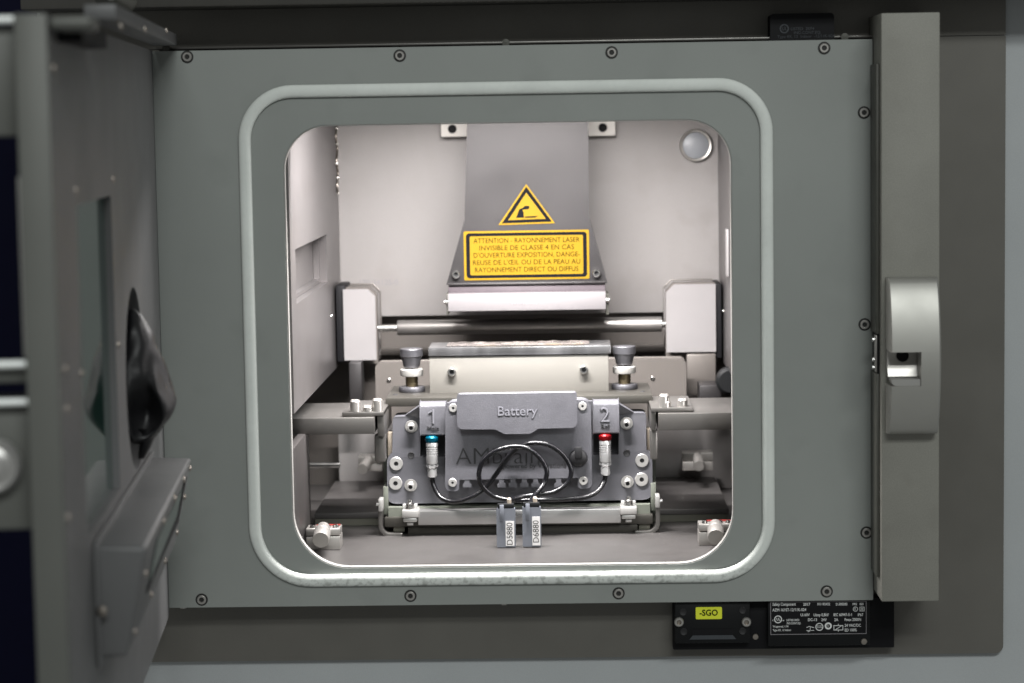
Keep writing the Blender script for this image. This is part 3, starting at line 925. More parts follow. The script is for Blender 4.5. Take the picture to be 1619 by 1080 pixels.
for xk, yk0, yk1 in ((651.5, 617.5, 547), (987.5, 613.5, 543)):
    Yk = YC + 0.012
    b_ = P(xk, yk0, Yk)
    u = px(Yk)
    b_.z = ZCB
    zt_k = P(xk, yk1 + 4, Yk).z - ZCB
    k = zt_k / 70.0
    kn = obj('thumb_screw', lathe([(0.0, 40 * k), (12 * u, 40 * k), (13.5 * u, 43 * k), (14 * u, 47 * k), (17 * u, 57 * k), (18.2 * u, 58 * k), (18.2 * u, 69 * k), (17.4 * u, 70 * k), (0, 70 * k)], 40, axis='z', c=b_), 'knob', t)
    obj('collar', lathe([(0, 26 * k), (17.6 * u, 26 * k), (18.4 * u, 28 * k), (18.4 * u, 36 * k), (17 * u, 37.5 * k), (0, 38 * k)], 32, axis='z', c=b_), 'lip', kn)
    obj('neck', lathe([(10 * u, 9 * k), (9.6 * u, 12 * k), (10.2 * u, 14 * k), (9.6 * u, 17 * k), (10.2 * u, 20 * k), (9.6 * u, 23 * k), (10 * u, 25.5 * k)], 24, axis='z', c=b_), 'brass', kn)
    obj('flange', lathe([(20.5 * u, 0.2 * k), (21 * u, 1.5 * k), (21 * u, 6 * k), (20 * u, 8.5 * k), (0, 9 * k)], 36, axis='z', c=b_), 'knob', kn)
for xs_, ys_ in ((625, 621), (1016, 616)):
    p_ = P(xs_, ys_, YCB + 0.02)
    obj('pin_hole', lathe([(0.0020, 0.0001), (0.0016, 0.0004), (0.0, 0.0002)], 16, axis='z', c=(p_.x, p_.y, ZCB)), 'engrave_shade', t)

# ------------------------------------------------------------------ side arms
for side in (-1, 1):
    YA = 0.085
    if side < 0:
        ar, br, lg, bolts = (456, 661, 592, 687), (542, 652, 607.5, 690), (592, 688, 609, 731), ((562, 654, 628), (597, 650, 622), (582, 661, 648))
        lab_ = 'flat steel arm left of the sensor unit with three upright pins'
    else:
        ar, br, lg, bolts = (1041, 653, 1172, 680), (1029, 647, 1096, 680), (1028, 680, 1040, 727), ((1050, 644, 615), (1079, 642, 625), (1053, 651, 637))
        lab_ = 'flat steel arm right of the sensor unit with three upright pins'
    X0_, X1_, Z0_, Z1_ = rect(*ar, YA)
    t = thing('side_arm', ((X0_ + X1_) / 2, YA, Z0_), lab_, 'arm', 'side arms')
    obj('arm_bar', box(bmesh.new(), X0_, X1_, YA, YA + 0.085, Z0_, Z1_), 'arm', t, bevel=0.0005)
    bX0, bX1, bZ0, bZ1 = rect(*br, YA + 0.008)
    if side < 0:
        bX0_, bX1_ = X1_ + 0.0015, bX1
    else:
        bX0_, bX1_ = bX0, X0_ - 0.0015
    obj('bracket', box(bmesh.new(), bX0_, bX1_, YA + 0.006, YA + 0.075, bZ0, Z1_ + 0.0028), 'arm', t, bevel=0.0006)
    obj('bracket_plate', box(bmesh.new(), bX0, bX1, YA + 0.0045, YA + 0.070, Z1_ + 0.0003, Z1_ + 0.0034), 'arm', t, bevel=0.0006)
    obj('hook', pbox(*lg, YA + 0.010, 0.012), 'arm', t, bevel=0.0012)
    for (bx_, by0, by1) in bolts:
        # foot of the pin on the plate: find the depth at which the plate top is seen at this point
        d = ray(bx_, by0)
        s_ = (Z1_ + 0.0034 - CAM_LOC.z) / d.z
        pp = CAM_LOC + d * s_
        pp.y = min(max(pp.y, YA + 0.008), YA + 0.066)
        pp = P(bx_, by0, pp.y)
        pp.z = Z1_ + 0.0034
        hh = (by0 - by1) * px(pp.y) * 0.72
        r_ = 8.2 * px(pp.y)
        obj('pin', lathe([(r_, 0), (r_, hh - 0.0012), (r_ * 0.8, hh), (r_ * 0.45, hh), (r_ * 0.4, hh - 0.001), (0, hh - 0.001)], 22, axis='z', c=pp), 'steel', t)

# rod low in the left side space and floor shadows' owners
p0, p1 = P(470, 736, 0.24), P(538, 734, 0.24)
t = obj('guide_rod', lathe([(0, -0.03), (0.0022, -0.03), (0.0022, p1.x - p0.x), (0, p1.x - p0.x)], 16, axis='x', c=p0), 'chrome')
tag(t, 'thin shiny horizontal rod in the dark gap at lower left of the chamber', 'rod')

# ------------------------------------------------------------------ floor clamps
def clamp(x0, y0, x1, y1, Y, kx_, ky_, r, length, label, red=True, small=False):
    X0, X1, Z0, Z1 = rect(x0, y0, x1, y1, Y)
    zbase = Z0
    t = thing('knob_clamp', ((X0 + X1) / 2, Y, zbase), label, 'clamp', 'knob clamps at the chamber corners')
    xm = (X0 + X1) / 2
    zm = Z0 + (Z1 - Z0) * 0.52
    obj('clamp_block', box(bmesh.new(), X0, X1, Y, Y + 0.016, zm + 0.0004, Z1), 'steel', t, bevel=0.0005)
    obj('clamp_base', box(bmesh.new(), X0, X1, Y, Y + 0.018, ZF + 0.0001 if red else Z0, zm - 0.0002), 'steel', t, bevel=0.0005)
    if red:
        obj('red_strip', box(bmesh.new(), X0 + 0.006, X1 - 0.0008, Y + 0.011, Y + 0.014, Z1 + 0.0001, Z1 + 0.0006), 'red_strip', t)
        for k in (0.18, 0.62, 0.86):
            obj('clamp_screw', lathe([(0.0020, 0), (0.0018, 0.0016), (0, 0.002)], 14, axis='z', c=(X0 + (X1 - X0) * k, Y + 0.005, Z1 + 0.0001)), 'chrome', t)
    kc = P(kx_, ky_, Y - length)
    k0 = Vector((xm + (kc.x - xm) * 0.25, Y + 0.001, kc.z + 0.0035))
    ax = (kc - k0)
    L = ax.length
    q_ = Vector((0, -1, 0)).rotation_difference(ax.normalized())
    bm = lathe([(0, 0), (r * 0.82, 0), (r * 0.82, L * 0.18), (r * 0.94, L * 0.2), (r, L * 0.3), (r, L * 0.42), (r * 0.95, L * 0.45), (r, L * 0.5), (r, L * 0.96), (r * 0.95, L), (0, L)], 28)
    bm.transform(Matrix.Translation(k0) @ q_.to_matrix().to_4x4())
    obj('knob', bm, 'steel', t)


clamp(484, 836, 537.5, 861, 0.060, 507, 854, 0.0056, 0.024, 'steel knob clamp at the front left corner of the chamber floor')
clamp(1105, 829, 1160, 854, 0.060, 1132, 850, 0.0056, 0.024, 'steel knob clamp at the front right corner of the chamber floor')
clamp(566, 722, 604, 745, 0.262, 573, 742, 0.0040, 0.028, 'small blurred knob clamp at the rear left behind the sensor unit', False)
clamp(1079, 716, 1127, 744, 0.262, 1105, 737, 0.0040, 0.028, 'small blurred knob clamp at the rear right behind the sensor unit', False)

# =================================================================== SENSOR UNIT
YM = 0.124            # face of its base
t = thing('sensor_unit', (P(822, 795, YM).x, YM, P(822, 797, YM).z), 'dark grey plastic sensor unit with battery cover and two numbered ports', 'sensor unit')
SU = t


def rnd(pts, r, n=4):            # rounded corner outline from photo points
    P2 = [Vector((a, b)) for a, b in pts]
    out = []
    N = len(P2)
    for i in range(N):
        a, b, c_ = P2[i - 1], P2[i], P2[(i + 1) % N]
        ri = r[i] if isinstance(r, (list, tuple)) else r
        d1, d2 = (a - b), (c_ - b)
        k = min(ri, d1.length * 0.45, d2.length * 0.45)
        s, e = b + d1.normalized() * k, b + d2.normalized() * k
        if k < 1e-6:
            out.append((b.x, b.y))
            continue
        for j in range(n + 1):
            tt = j / n
            p = s * (1 - tt) ** 2 + b * 2 * tt * (1 - tt) + e * tt ** 2
            out.append((p.x, p.y))
    return out


u = px(YM)
base = poly([(612, 797), (1032, 790), (1031, 716), (1022, 712), (1021.5, 653), (994, 653), (968, 634), (672, 638), (648, 658), (621, 659), (620, 716), (612, 724)], YM)
obj('base_body', plate(rnd(base, [16 * u, 16 * u, 5 * u, 2 * u, 6 * u, 8 * u, 10 * u, 10 * u, 8 * u, 6 * u, 2 * u, 5 * u]),
    [poly([(664.5, 722.5), (704, 722), (704, 682), (664.5, 682)], YM), poly([(938, 719.5), (978, 719), (978, 679), (938, 679)], YM)], YM, YM + 0.022), 'plastic', t, bevel=0.0022, seg=3, sharp=40)
# upper pad of the base, stepping forward between the ports
for (x0, x1, yt, yb, nm, sm, lx, ly) in ((663.5, 706, 637.5, 689, '1', 'Main', 685, 660), (937, 979, 634.5, 686, '2', 'Ref', 956.5, 657)):
    Yq = YM - 0.010
    X0_, X1_, Z0_, Z1_ = rect(x0, yt, x1, yb, Yq)
    pr = [(YM + 0.004, Z0_ - 0.0002), (Yq + 0.0004, Z0_), (Yq, Z0_ + 0.001), (Yq + 0.0008, Z1_ - 0.002), (Yq + 0.003, Z1_), (YM + 0.004, Z1_)]
    po = obj('port_housing', plate(pr, [], X0_, X1_, axis='x'), 'plastic', t, bevel=0.0016, seg=3, sharp=40)
    zn = P(lx, ly, Yq).z
    text('number', nm, 0.0150, (P(lx, ly, Yq).x, Yq + 0.0001, zn), 'emboss_lit', po, extrude=0.0004, bold=-0.012)
    text('number', nm, 0.0150, (P(lx, ly, Yq).x - 0.0004, Yq + 0.0003, zn - 0.0003), 'engrave_shade', po, extrude=0.0004, bold=-0.004)  # dark shifted copy paints the shaded edge of the number
    text('port_name', sm, 0.0044, (P(lx, ly + 18, Yq).x, Yq - 0.0003, P(lx, ly + 17.5, Yq).z), 'engrave_shade', po, extrude=0.0003)
    obj('port_recess', pbox(x0 - 3, yb - 12, x1 + 3, yb + 38, YM + 0.014, 0.002), 'plastic_shade', t)  # back of the recess, shade painted in by a darker plastic
    if nm == '1':
        c_ = P(lx, ly, Yq)
        obj('number', plate([(c_.x - 0.0008, c_.z + 0.0052), (c_.x - 0.0034, c_.z + 0.0034), (c_.x - 0.0034, c_.z + 0.0026), (c_.x - 0.0008, c_.z + 0.0042)], [], Yq - 0.0003, Yq + 0.0004), 'emboss_lit', po)
# sloping fairings that run from the ports out to the wings
for (xa_, ya_, xb_, yb_, yc_) in ((666, 640, 640, 657, 662), (976, 637, 1003, 652.5, 658)):
    Yq = YM - 0.0075
    b = bmesh.new()
    pa, pb, pc_ = P(xa_, ya_, Yq), P(xb_, yb_, YM), P(xa_, yc_, YM)
    vs = [b.verts.new(p) for p in (pa, pb, pc_, Vector((pa.x, YM + 0.006, pa.z)), Vector((pb.x, YM + 0.006, pb.z)), Vector((pc_.x, YM + 0.006, pc_.z)))]
    for f in ((0, 1, 2), (3, 5, 4), (0, 3, 4, 1), (1, 4, 5, 2), (2, 5, 3, 0)):
        b.faces.new([vs[k] for k in f])
    obj('fairing', b, 'plastic', t, bevel=0.0006)
YN = YM - 0.013          # middle body face
cb = poly([(705.5, 775), (724, 775), (725, 757), (915, 754), (916, 771), (934.5, 771), (932.5, 634), (706, 637)], YN)
body = obj('middle_body', plate(rnd(cb, [14 * u, 4 * u, 2 * u, 2 * u, 4 * u, 14 * u, 14 * u, 14 * u]), [], YN, YM + 0.004), 'plastic', t, bevel=0.0010, seg=3, sharp=40)
for x_, y_ in ((716.5, 645), (921, 642), (715.5, 763), (922.5, 760)):
    inst('cover_screw', M_CSK_S, P(x_, y_, YN), t)
# battery cover: stands proud, with a longer lip in its middle
YQ = YN - 0.008
bc = poly([(725, 676.5), (784, 676.5), (798, 684), (838, 683.5), (850, 675.5), (910.5, 674), (909.5, 623), (724.5, 626)], YQ)
cov = obj('battery_cover', plate(rnd(bc, [8 * u, 3 * u, 3 * u, 3 * u, 3 * u, 8 * u, 3 * u, 3 * u]), [], YQ, YN + 0.002), 'plastic', t, bevel=0.0020, seg=3, sharp=40)
text('embossed_word', 'Battery', 0.0092, P(817.5, 650.5, YQ + 0.0002), 'emboss_lit', cov, extrude=0.0006, bold=0.004, sx=1.02)
text('embossed_word', 'Battery', 0.0092, P(817.0, 651.6, YQ + 0.0005), 'engrave_shade', cov, extrude=0.0006, bold=0.012, sx=1.02)  # dark shifted copy paints the shade beneath the raised letters
text('engraved_name', 'AMbrain', 0.0168, P(788, 722, YN - 0.00012), 'engrave_shade', body, extrude=0.00012, bold=-0.014, sx=1.02)
text('engraved_line', 'powered by Vibrations', 0.0048, P(845, 736.5, YN - 0.00012), 'engrave_shade', body, extrude=0.00012)
# vent row along its lower edge with light teeth
for xt in (738.5, 793, 811, 829, 847, 883):
    a = poly([(xt - 6, 770), (xt + 6, 770), (xt + 6, 765.5), (xt + 3, 763), (xt + 3.5, 756.5), (xt - 3.5, 756.5), (xt - 3, 763), (xt - 6, 765.5)], YN)
    obj('vent_tooth', plate(a, [], YN + 0.0002, YN + 0.0030), 'plastic', body, bevel=0.0003)
# black rubber plug with pull tab
c = P(914.5, 723.5, YN)
pg = obj('rubber_plug', lathe([(0.0062, 0), (0.0064, 0.0016), (0.0056, 0.0034), (0.0040, 0.0044), (0, 0.0048)], 28, c=c), 'rubber', t)
obj('pull_tab', box(bmesh.new(), c.x - 0.0026, c.x + 0.0026, YN - 0.0052, YN - 0.0038, c.z, c.z + 0.0082), 'rubber', pg, bevel=0.0006)
for x_, y_ in ((650.5, 674), (990.5, 669), (649.5, 767), (992, 761.5)):
    inst('bolt', M_BOLT, P(x_, y_, YM), t, (R(8), 0, 0))
for x_, y_ in ((626.5, 733), (625.5, 764), (1015, 728), (1014.5, 758)):
    inst('washer', M_CSK, P(x_, y_, YM), t)
for x_, y_ in ((650, 720), (991, 716)):
    inst('hole', M_HOLE, P(x_, y_, YM), t)

# ------------------------------------------------------------------ tray under the sensor unit
YR = 0.111
t = thing('mounting_tray', (P(822, 846, YR).x, YR, P(822, 846, YR).z), 'metal tray with bright aluminium bar and bent hooks under the sensor unit', 'tray')
obj('back_plate', pbox(606.5, 690, 1037, 815, YM + 0.0225, 0.003), 'green_plate', t, bevel=0.0004)
for a in ((606, 770, 614, 814), (1029, 764, 1037.5, 808)):
    obj('side_plate', pbox(*a, YM - 0.001, 0.0225), 'green_plate', t, bevel=0.0004)
obj('side_trim', pbox(613, 684, 620, 728, YM + 0.008, 0.012), 'peach', t, bevel=0.0004)
obj('side_trim', pbox(1022.5, 678, 1028, 722, YM + 0.008, 0.012), 'peach', t, bevel=0.0004)
obj('tray_base', pbox(608, 816.5, 1032, 831, YR + 0.003, 0.03), 'bar_grey', t, bevel=0.0004)
obj('tray_lower', pbox(645, 831.5, 1008, 846, YR + 0.004, 0.03), 'bar_grey', t, bevel=0.0004)
for a in ((622, 831.5, 640, 841), (1010, 828.5, 1028, 838)):
    obj('end_tab', pbox(*a, YR + 0.006, 0.01), 'olive', t, bevel=0.0004)
obj('green_ledge', pbox(614, 800, 1028, 816, YR + 0.008, 0.028), 'green_plate', t)
obj('aluminium_bar', pbox(661, 806.5, 981.5, 828.5, YR - 0.004, 0.014), 'aluminium', t, bevel=0.0004)
for s, pts in ((-1, [(602.5, 806), (602.5, 826), (604.5, 836), (611, 842.5), (620, 844.5), (637, 844.5)]), (1, [(1040, 801), (1040, 822), (1038.5, 831), (1032, 838), (1023, 840.5), (1003, 840.5)])):
    pth = spline([P(x, y, YR + 0.006) for x, y in pts], 6)
    bm = bmesh.new()
    w_ = 3.3 * px(YR)
    rg = []
    for i, p in enumerate(pth):
        a, b = pth[max(0, i - 1)], pth[min(len(pth) - 1, i + 1)]
        d = (b - a).normalized()
        n_ = Vector((-d.z, 0, d.x)) * w_
        rg.append([bm.verts.new(p + n_ + Vector((0, -0.006, 0))), bm.verts.new(p - n_ + Vector((0, -0.006, 0))), bm.verts.new(p - n_ + Vector((0, 0.006, 0))), bm.verts.new(p + n_ + Vector((0, 0.006, 0)))])
    for A, B in zip(rg[:-1], rg[1:]):
        for k in range(4):
            bm.faces.new((A[k], A[(k + 1) % 4], B[(k + 1) % 4], B[k]))
    bm.faces.new(rg[0])
    bm.faces.new(rg[-1][::-1])
    obj('hook', bm, 'arm', t, bevel=0.0003)
for x0, y0, x1, y1, xb_ in ((598, 790, 605, 809, 597), (1036.5, 784, 1043.5, 803, 1045)):
    e = obj('edge_block', pbox(x0, y0, x1, y1, YR - 0.001, 0.012), 'white_steel', t, bevel=0.0005)
    p_ = P(xb_, (y0 + y1) / 2, YR)
    obj('edge_stud', lathe([(0, -0.0016), (0.0014, -0.001), (0.0014, 0.001), (0, 0.0016)], 12, axis='x', c=(p_.x, YR + 0.004, p_.z)), 'chrome', e)
for x0, x1, y0, y1, xb_ in ((635.5, 661.5, 803, 828, 648.5), (981, 1007, 798, 823, 994)):
    e = obj('end_clip', pbox(x0, y0 + 4, x1, y1 - 9, YR - 0.007, 0.018), 'white_steel', t, bevel=0.0007)
    obj('clip_jaw', pbox(x0 + 2, y1 - 8.5, x1 - 2, y1 - 2, YR - 0.006, 0.012), 'white_steel', e, bevel=0.0008)
    obj('clip_foot', pbox(x0 + 8, y1 - 1.8, x1 - 8, y1 + 3, YR - 0.004, 0.008), 'white_steel', e, bevel=0.0005)
    for dx in (1.5, -8):
        obj('clip_ear', pbox(x0 + 1 if dx > 0 else x1 - 9, y0 - 5, x0 + 8 if dx > 0 else x1 - 2, y0 + 3.8, YR - 0.001, 0.006), 'clear_plastic', e, bevel=0.0004)
    p_ = P(xb_, y0 + 4, YR - 0.002)
    obj('clip_bolt', lathe([(0.0030, 0), (0.0030, 0.0035), (0.0026, 0.0036), (0.0030, 0.0037), (0.0030, 0.0048), (0.0018, 0.0056), (0.0016, 0.0072), (0, 0.0078)], 18, axis='z', c=p_), 'chrome', e)

# ------------------------------------------------------------------ two sensor cables with plugs and tags
zo, so = (600, 610), 450 / 1619.0


def zp(a, b, Y):
    return P(zo[0] + a * so, zo[1] + b * so, Y)


YV = YM - 0.0085
c1 = [(300, 505, YV), (306, 560, YV), (345, 632, YV - .004), (420, 660, YV - .008), (520, 635, YV - .012), (610, 570, YN - .006), (680, 480, YN - .006), (740, 395, YN - .006), (800, 345, YN - .008),
      (880, 325, YN - .010), (970, 340, YN - .010), (1050, 400, YN - .009), (1090, 480, YN - .009), (1070, 550, YN - .010), (1000, 600, YN - .012), (920, 617, YN - .014), (820, 630, YN - .016), (745, 652, YN - .024), (703, 695, .074), (694, 725, .066), (692, 760, .0635)]
c2 = [(1285, 500, YV), (1278, 545, YV), (1240, 600, YV - .004), (1170, 634, YV - .008), (1060, 645, YV - .012), (950, 648, YN - .009), (780, 652, YN - .008), (660, 632, YN - .007), (592, 580, YN - .008), (565, 510, YN - .010), (588, 430, YN - .011),
      (655, 373, YN - .011), (760, 346, YN - .011), (850, 360, YN - .012), (920, 420, YN - .013), (952, 490, YN - .014), (932, 560, YN - .015), (882, 625, YN - .024), (850, 680, .074), (841, 722, .066), (839, 760, .0635)]
for (cc, xr_, yr0, ringm, tx0, tx1, ty0, ty1, lab0, code, label) in (
        (c1, 683.7, 0, 'blue_ring', 786, 814, 805, 864.5, (799.5, 824, 813, 863), 'D5880', 'black sensor cable with blue-ringed plug and grey tag marked D5880'),
        (c2, 957.3, -3, 'red_ring', 827, 854.5, 803, 863.5, (841.5, 817, 854, 862.5), 'D6880', 'black sensor cable with red-ringed plug and grey tag marked D6880')):
    pp = P(xr_, 752 + yr0, YV)
    t = thing('sensor_cable', pp, label, 'cable', 'sensor cables with plugs')
    u = px(YV)
    zz = lambda y: P(xr_, y + yr0, YV).z
    c_ = Vector((pp.x, YV, 0))
    obj('plug_ring', lathe([(0, zz(688)), (7.5 * u, zz(689)), (10.4 * u, zz(691.5)), (10.4 * u, zz(696.5)), (9.2 * u, zz(699)), (0, zz(699))], 28, axis='z', c=c_), ringm, t)
    prof = [(0, zz(699)), (8.6 * u, zz(699)), (9.4 * u, zz(701))]
    for y in (706, 709.5, 713, 716.5):
        prof += [(9.4 * u, zz(y)), (8.6 * u, zz(y + .5)), (8.6 * u, zz(y + 1.5)), (9.4 * u, zz(y + 2))]
    prof += [(9.4 * u, zz(732)), (9.0 * u, zz(733.5)), (7.0 * u, zz(734))]
    obj('plug_body', lathe(prof, 28, axis='z', c=c_), 'connector', t)
    pn_ = obj('plug_nut', lathe([(0, zz(734)), (9.6 * u, zz(734.2)), (9.6 * u, zz(738)), (7.6 * u, zz(740.5)), (0, zz(741))], 6, axis='z', c=c_), 'connector', t)
    obj('plug_sleeve', lathe([(7.4 * u, zz(740.5)), (7.6 * u, zz(743)), (7.6 * u, zz(752)), (6.4 * u, zz(754)), (0, zz(754))], 24, axis='z', c=c_), 'connector', t)
    pth = [zp(*k) for k in cc]
    pth[0].x = pp.x
    obj('cord', tube(spline(pth, 10), 3.9 * px(YV), 12), 'cable', t, sharp=60)
    Yt = 0.0600
    X0_, X1_, Z0_, Z1_ = rect(tx0, ty0, tx1, ty1, Yt)
    tg = obj('tag_body', plate(rr(X0_, X1_, Z0_, Z1_, 0.0006, 2), [], Yt, Yt + 0.0060), 'tag', t, bevel=0.0004)
    xs_ = X0_ + (X1_ - X0_) * 0.28
    obj('tag_clip', box(bmesh.new(), xs_ - 0.0014, xs_ + 0.0014, Yt - 0.0010, Yt - 0.0001, Z1_ - 0.0085, Z1_ + 0.0030), 'tag', tg, bevel=0.0004)
    obj('tag_top', box(bmesh.new(), X0_ + 0.0004, X1_ - 0.0004, Yt + 0.0006, Yt + 0.0054, Z1_ - 0.0004, Z1_ + 0.0034), 'black_plastic', tg, bevel=0.0005)
    p_ = P(tx0 + 19, ty0 - 11, Yt + 0.004)
    obj('tag_pin', lathe([(0.0015, -0.004), (0.0015, 0.002), (0.0008, 0.003), (0, 0.003)], 14, axis='z', c=p_), 'peach', tg)
    lb = obj('tag_label', pbox(*lab0, Yt - 0.0003, 0.0002), 'label_white', tg)
    text('print', code, 0.0058, P((lab0[0] + lab0[2]) / 2, lab0[1] + (lab0[3] - lab0[1]) * 0.52, Yt - 0.0005), 'ink', lb, roll=-math.pi / 2, sx=0.98, bold=-0.005)

# =================================================================== OPEN DOOR ON THE LEFT
DA = R(5.14)
HX = P(254.5, 500, 0.0).x
dt = bpy.data.objects.new('chamber_door', None)
COL.objects.link(dt)
dt.location = (HX, -0.001, pn[2])
dt.rotation_euler = (0, 0, DA)
ORI[dt] = None
tag(dt, 'open grey door swung toward the viewer at the left, with tall window', 'door')
DM = Matrix.Translation((HX, -0.001, pn[2])) @ Matrix.Rotation(DA, 4, 'Z')
DI = DM.inverted()


def D(x, y, off=0.0):            # photo point on the door's inner face (or off metres proud of it), in the door's own axes
    o_ = DI @ CAM_LOC
    d = (DI.to_3x3() @ ray(x, y))
    return o_ + d * ((off - o_.x) / d.x)


near = D(92, 540).y              # free edge of the door (negative: towards viewer)
zt_d = D(75, 22).z
zb_d = -0.004
TH = 0.0135
wq = [D(175.5, 308), D(123.5, 325), D(136, 850), D(190, 776)]
wy0, wy1 = (wq[1].y + wq[2].y) / 2, (wq[0].y + wq[3].y) / 2
wz1, wz0 = (wq[0].z + wq[1].z) / 2, (wq[2].z + wq[3].z) / 2
pc = D(214, 598)
pr_ = 142 * (CAM_LOC - DM @ pc).length / F * 1.0
leaf = obj('door_leaf', plate([(near, zb_d), (-0.002, zb_d), (-0.002, zt_d), (near, zt_d)],
                              [rr(wy0, wy1, wz0, wz1, 0.0005, 2), circle(pc.y, pc.z, pr_, 48)], -TH, 0, axis='x'), 'door', dt)
obj('door_edge', box(bmesh.new(), -TH, 0.0004, near - 0.0032, near - 0.0004, zb_d, zt_d), 'door_edge', dt, bevel=0.0008)
obj('window_pane', box(bmesh.new(), -0.0070, -0.0036, wy0 + 0.0002, wy1 - 0.0002, wz0 + 0.0002, wz1 - 0.0002), 'door_glass', leaf)
obj('port_cap', plate(circle(pc.y, pc.z, pr_ - 0.0002, 40), [], -TH + 0.0005, -TH + 0.003, axis='x'), 'black', leaf)


def dscrew(x, y, off=0.0, big=1.0):
    p = D(x, y, off)
    o_ = inst('door_screw', M_DSCREW, p, dt, (0, 0, R(90)))
    o_.scale = (big,) * 3


for x_, y_ in ((119, 301), (177.5, 283), (186, 545), (128, 590), (102, 583), (104.5, 646), (107, 818), (84, 108)):
    dscrew(x_, y_, 0.0, 1.15)
# top rail with rivets, and the block at the free end
zt1_, zt0_ = D(240, 34, 0.016).z, D(240, 55, 0.016).z
ra, rb = D(185, 50, 0.016).y, -0.004
obj('top_rail', box(bmesh.new(), 0.0005, 0.016, ra, rb, zt0_, zt1_), 'door', dt, bevel=0.001)
for x_, y_ in ((190, 42), (228, 46), (262, 48), (290, 50)):
    dscrew(x_, y_, 0.016, 1.1)
za, zb = D(110, 24, 0.01).z, D(110, 46, 0.01).z
obj('end_block', box(bmesh.new(), 0.0006, 0.0190, near - 0.002, near + 0.030, zb, za), 'door_edge', dt, bevel=0.003, seg=3)
obj('rail_gap_shadow', box(bmesh.new(), 0.0003, 0.0110, near + 0.0305, ra - 0.0005, zb - 0.004, za - 0.002), 'black', dt)  # solid black box added to imitate the shadow between block and rail
# wedge-shaped box low on the door
y_n, y_f = D(150, 900).y, D(238, 760).y
zt_w = (D(150, 852).z + D(237, 736).z) / 2
zb_w = D(152, 1046).z
pw, pw2 = 0.0245, 0.0135
b = bmesh.new()
pro = [(0.0004, zb_w), (pw2, zb_w), (pw, zt_w - 0.002), (pw, zt_w), (0.0004, zt_w + 0.0012)]
va = [b.verts.new((x, y_n, z)) for x, z in pro]
vb = [b.verts.new((x, y_f, z)) for x, z in pro]
b.faces.new(va)
b.faces.new(vb[::-1])
for i in range(len(pro)):
    j = (i + 1) % len(pro)
    b.faces.new((va[i], vb[i], vb[j], va[j]))
wbx = obj('wedge_box', b, 'door', dt, bevel=0.0022, seg=3, sharp=40)
fl = obj('wedge_flange', box(bmesh.new(), 0.0003, 0.0022, y_n - 0.006, y_f + 0.004, zb_w - 0.004, zt_w + 0.004), 'door', wbx, bevel=0.0006)


def W_(f, g, o=0.0):             # point on the wedge's slanted face: f along (0 near, 1 far), g down (0 top, 1 bottom)
    z = (zt_w - 0.002) + (zb_w - zt_w + 0.002) * g
    x = pw + (pw2 - pw) * g
    return Vector((x + o, y_n + (y_f - y_n) * f, z))


b = bmesh.new()
cr = [W_(0.22, 0.66, 0.0004), W_(0.90, 0.62, 0.0004), W_(0.90, 0.10, 0.0004), W_(0.84, 0.10, 0.0004), W_(0.80, 0.46, 0.0004), W_(0.22, 0.58, 0.0004)]
n_ = Vector((0.0004, 0, 0))
v0 = [b.verts.new(p) for p in cr]
v1 = [b.verts.new(p + n_) for p in cr]
b.faces.new(v1)
b.faces.new(v0[::-1])
for i in range(6):
    b.faces.new((v0[i], v0[(i + 1) % 6], v1[(i + 1) % 6], v1[i]))
obj('slot', b, 'black', wbx)
b = bmesh.new()
cr = [W_(0.24, 0.56, 0.0003), W_(0.79, 0.44, 0.0003), W_(0.80, 0.14, 0.0003), W_(0.24, 0.14, 0.0003)]
v0 = [b.verts.new(p) for p in cr]
v1 = [b.verts.new(p + n_) for p in cr]
b.faces.new(v1)
b.faces.new(v0[::-1])
for i in range(4):
    b.faces.new((v0[i], v0[(i + 1) % 4], v1[(i + 1) % 4], v1[i]))
obj('face_window', b, 'door_glass', wbx)
for f, g in ((0.08, 0.30), (0.34, 0.06), (0.58, 0.05), (0.80, 0.04), (0.97, 0.06), (0.97, 0.40), (0.93, 0.78), (0.66, 0.82), (0.38, 0.86), (0.08, 0.86)):
    inst('door_screw', M_DSCREW, W_(f, g, 0.0002), wbx, (0, 0, R(90))).scale = (1.15,) * 3
inst('door_screw', M_DSCREW, (0.0035, y_n - 0.0060, zb_w + (zt_w - zb_w) * 0.45), wbx, None).scale = (1.6,) * 3
# outer side of the door: housing blocks, rods and round lock
xo_ = -TH - 0.0006


def DY(x, y, yl):                # photo point on the door's cross plane at local depth yl
    o_ = DI @ CAM_LOC
    d = (DI.to_3x3() @ ray(x, y))
    return o_ + d * ((yl - o_.y) / d.y)


def outer(name, y0, y1, x_far, m, d0=0.010, d1=0.06, bevel=0.0015):
    za, zb = DY(20, y0, near + d0).z, DY(20, y1, near + d0).z
    return obj(name, box(bmesh.new(), xo_ - x_far, xo_, near + d0, near + d1, zb, za), m, dt, bevel=bevel)


outer('outer_housing', 42, 216, 0.05, 'door_edge')
outer('outer_housing', 586, 606, 0.05, 'door_edge')
outer('outer_housing', 642, 838, 0.05, 'door_edge')
for y_ in (31, 576, 636):
    obj('outer_rod', lathe([(0, 0), (0.0017, 0), (0.0017, 0.05), (0, 0.05)], 14, axis='x', c=(xo_ - 0.05, near + 0.005, DY(20, y_, near + 0.005).z)), 'rod', dt)
outer('outer_jamb', 280, 566, 0.0022, 'lip', bevel=0.0005)
c = DY(-9, 735, near + 0.006)
obj('round_lock', lathe([(0.0118, 0), (0.0118, 0.003), (0.0104, 0.005), (0.0090, 0.0045), (0.0078, 0.003), (0.0062, 0.0035), (0.0045, 0.005), (0, 0.0055)], 36, c=c), 'white_steel', dt)

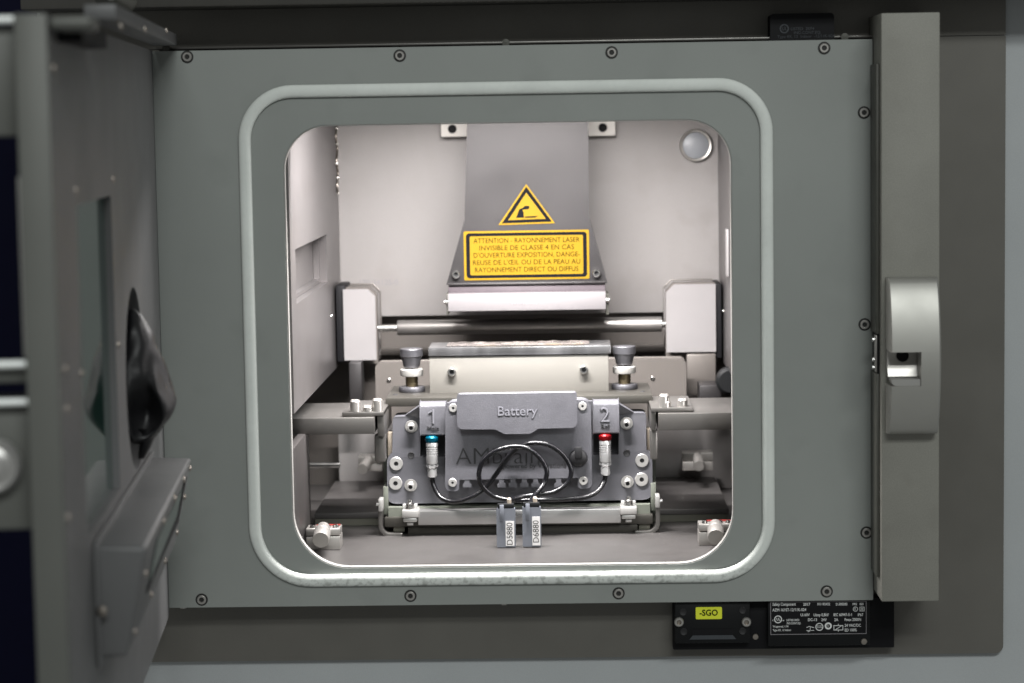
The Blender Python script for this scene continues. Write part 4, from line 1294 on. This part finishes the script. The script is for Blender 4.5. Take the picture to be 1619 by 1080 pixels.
# ------------------------------------------------------------------ glove hanging out of the door's port
gc = DM @ Vector((0, pc.y, pc.z))
bm = bmesh.new()
bmesh.ops.create_uvsphere(bm, u_segments=56, v_segments=40, radius=1.0)
for v in bm.verts:
    c0 = v.co.copy()
    # c0.x = away from the door, c0.z = up: a limp pouch hanging down and forward
    w = 0.5 + 0.5 * c0.z
    fx = 0.0215 * (0.62 + 0.55 * (1 - w))
    if c0.x < 0:
        fx = 0.010
    x = c0.x * fx
    y = c0.y * (0.024 - 0.010 * max(0, c0.z))
    z = c0.z * (0.043 if c0.z > 0 else 0.033) - 0.004
    # folds running from the wrist down to the tip, then finer creases
    a = math.atan2(c0.y, c0.x)
    f1 = noise.noise((c0.x * 1.1 + c0.z * 0.6, c0.y * 1.1, c0.z * 1.2 + 2.0))
    f2 = abs(noise.noise((c0.x * 1.5 - c0.z * 1.4, c0.y * 1.5 + c0.z * 1.2, 7.0)))
    f3 = math.sin(7.5 * (c0.z + 0.55 * c0.y) + 5 * f1) * max(0, 1 - abs(c0.z - 0.15) / 0.9)
    k = 1 + 0.22 * f1 - 0.20 * f2 + 0.045 * f3
    # open cuff facing the viewer: push in
    dd = (Vector((c0.x - 0.25, c0.y + 0.85, c0.z + 0.45))).length
    push = max(0, 1 - dd / 0.62)
    v.co = Vector((max(x * k, -0.0125), y * k + 0.022 * push, z * (1 + 0.10 * f1)))
bm.transform(Matrix.Translation(gc) @ Matrix.Rotation(DA, 4, 'Z'))
gl = thing('rubber_glove', gc, 'crumpled glossy black rubber glove hanging from the oval port of the open door', 'glove')
g = obj('glove_pouch', bm, 'rubber', gl, sharp=180)
# a limp finger below
pth = [gc + Matrix.Rotation(DA, 3, 'Z') @ Vector(p) for p in ((0.006, -0.002, -0.028), (0.005, -0.002, -0.037), (0.002, -0.001, -0.046))]
b = bmesh.new()
sp = spline(pth, 6)
rg = []
for i, p in enumerate(sp):
    r_ = 0.0075 * (1 - 0.72 * i / (len(sp) - 1))
    rg.append([b.verts.new(p + Vector((r_ * math.cos(2 * math.pi * k / 14) * 0.8, r_ * math.sin(2 * math.pi * k / 14), 0))) for k in range(14)])
for A, B in zip(rg[:-1], rg[1:]):
    for k in range(14):
        b.faces.new((A[k], A[(k + 1) % 14], B[(k + 1) % 14], B[k]))
b.faces.new(rg[-1][::-1])
obj('glove_finger', b, 'rubber', g, sharp=180)
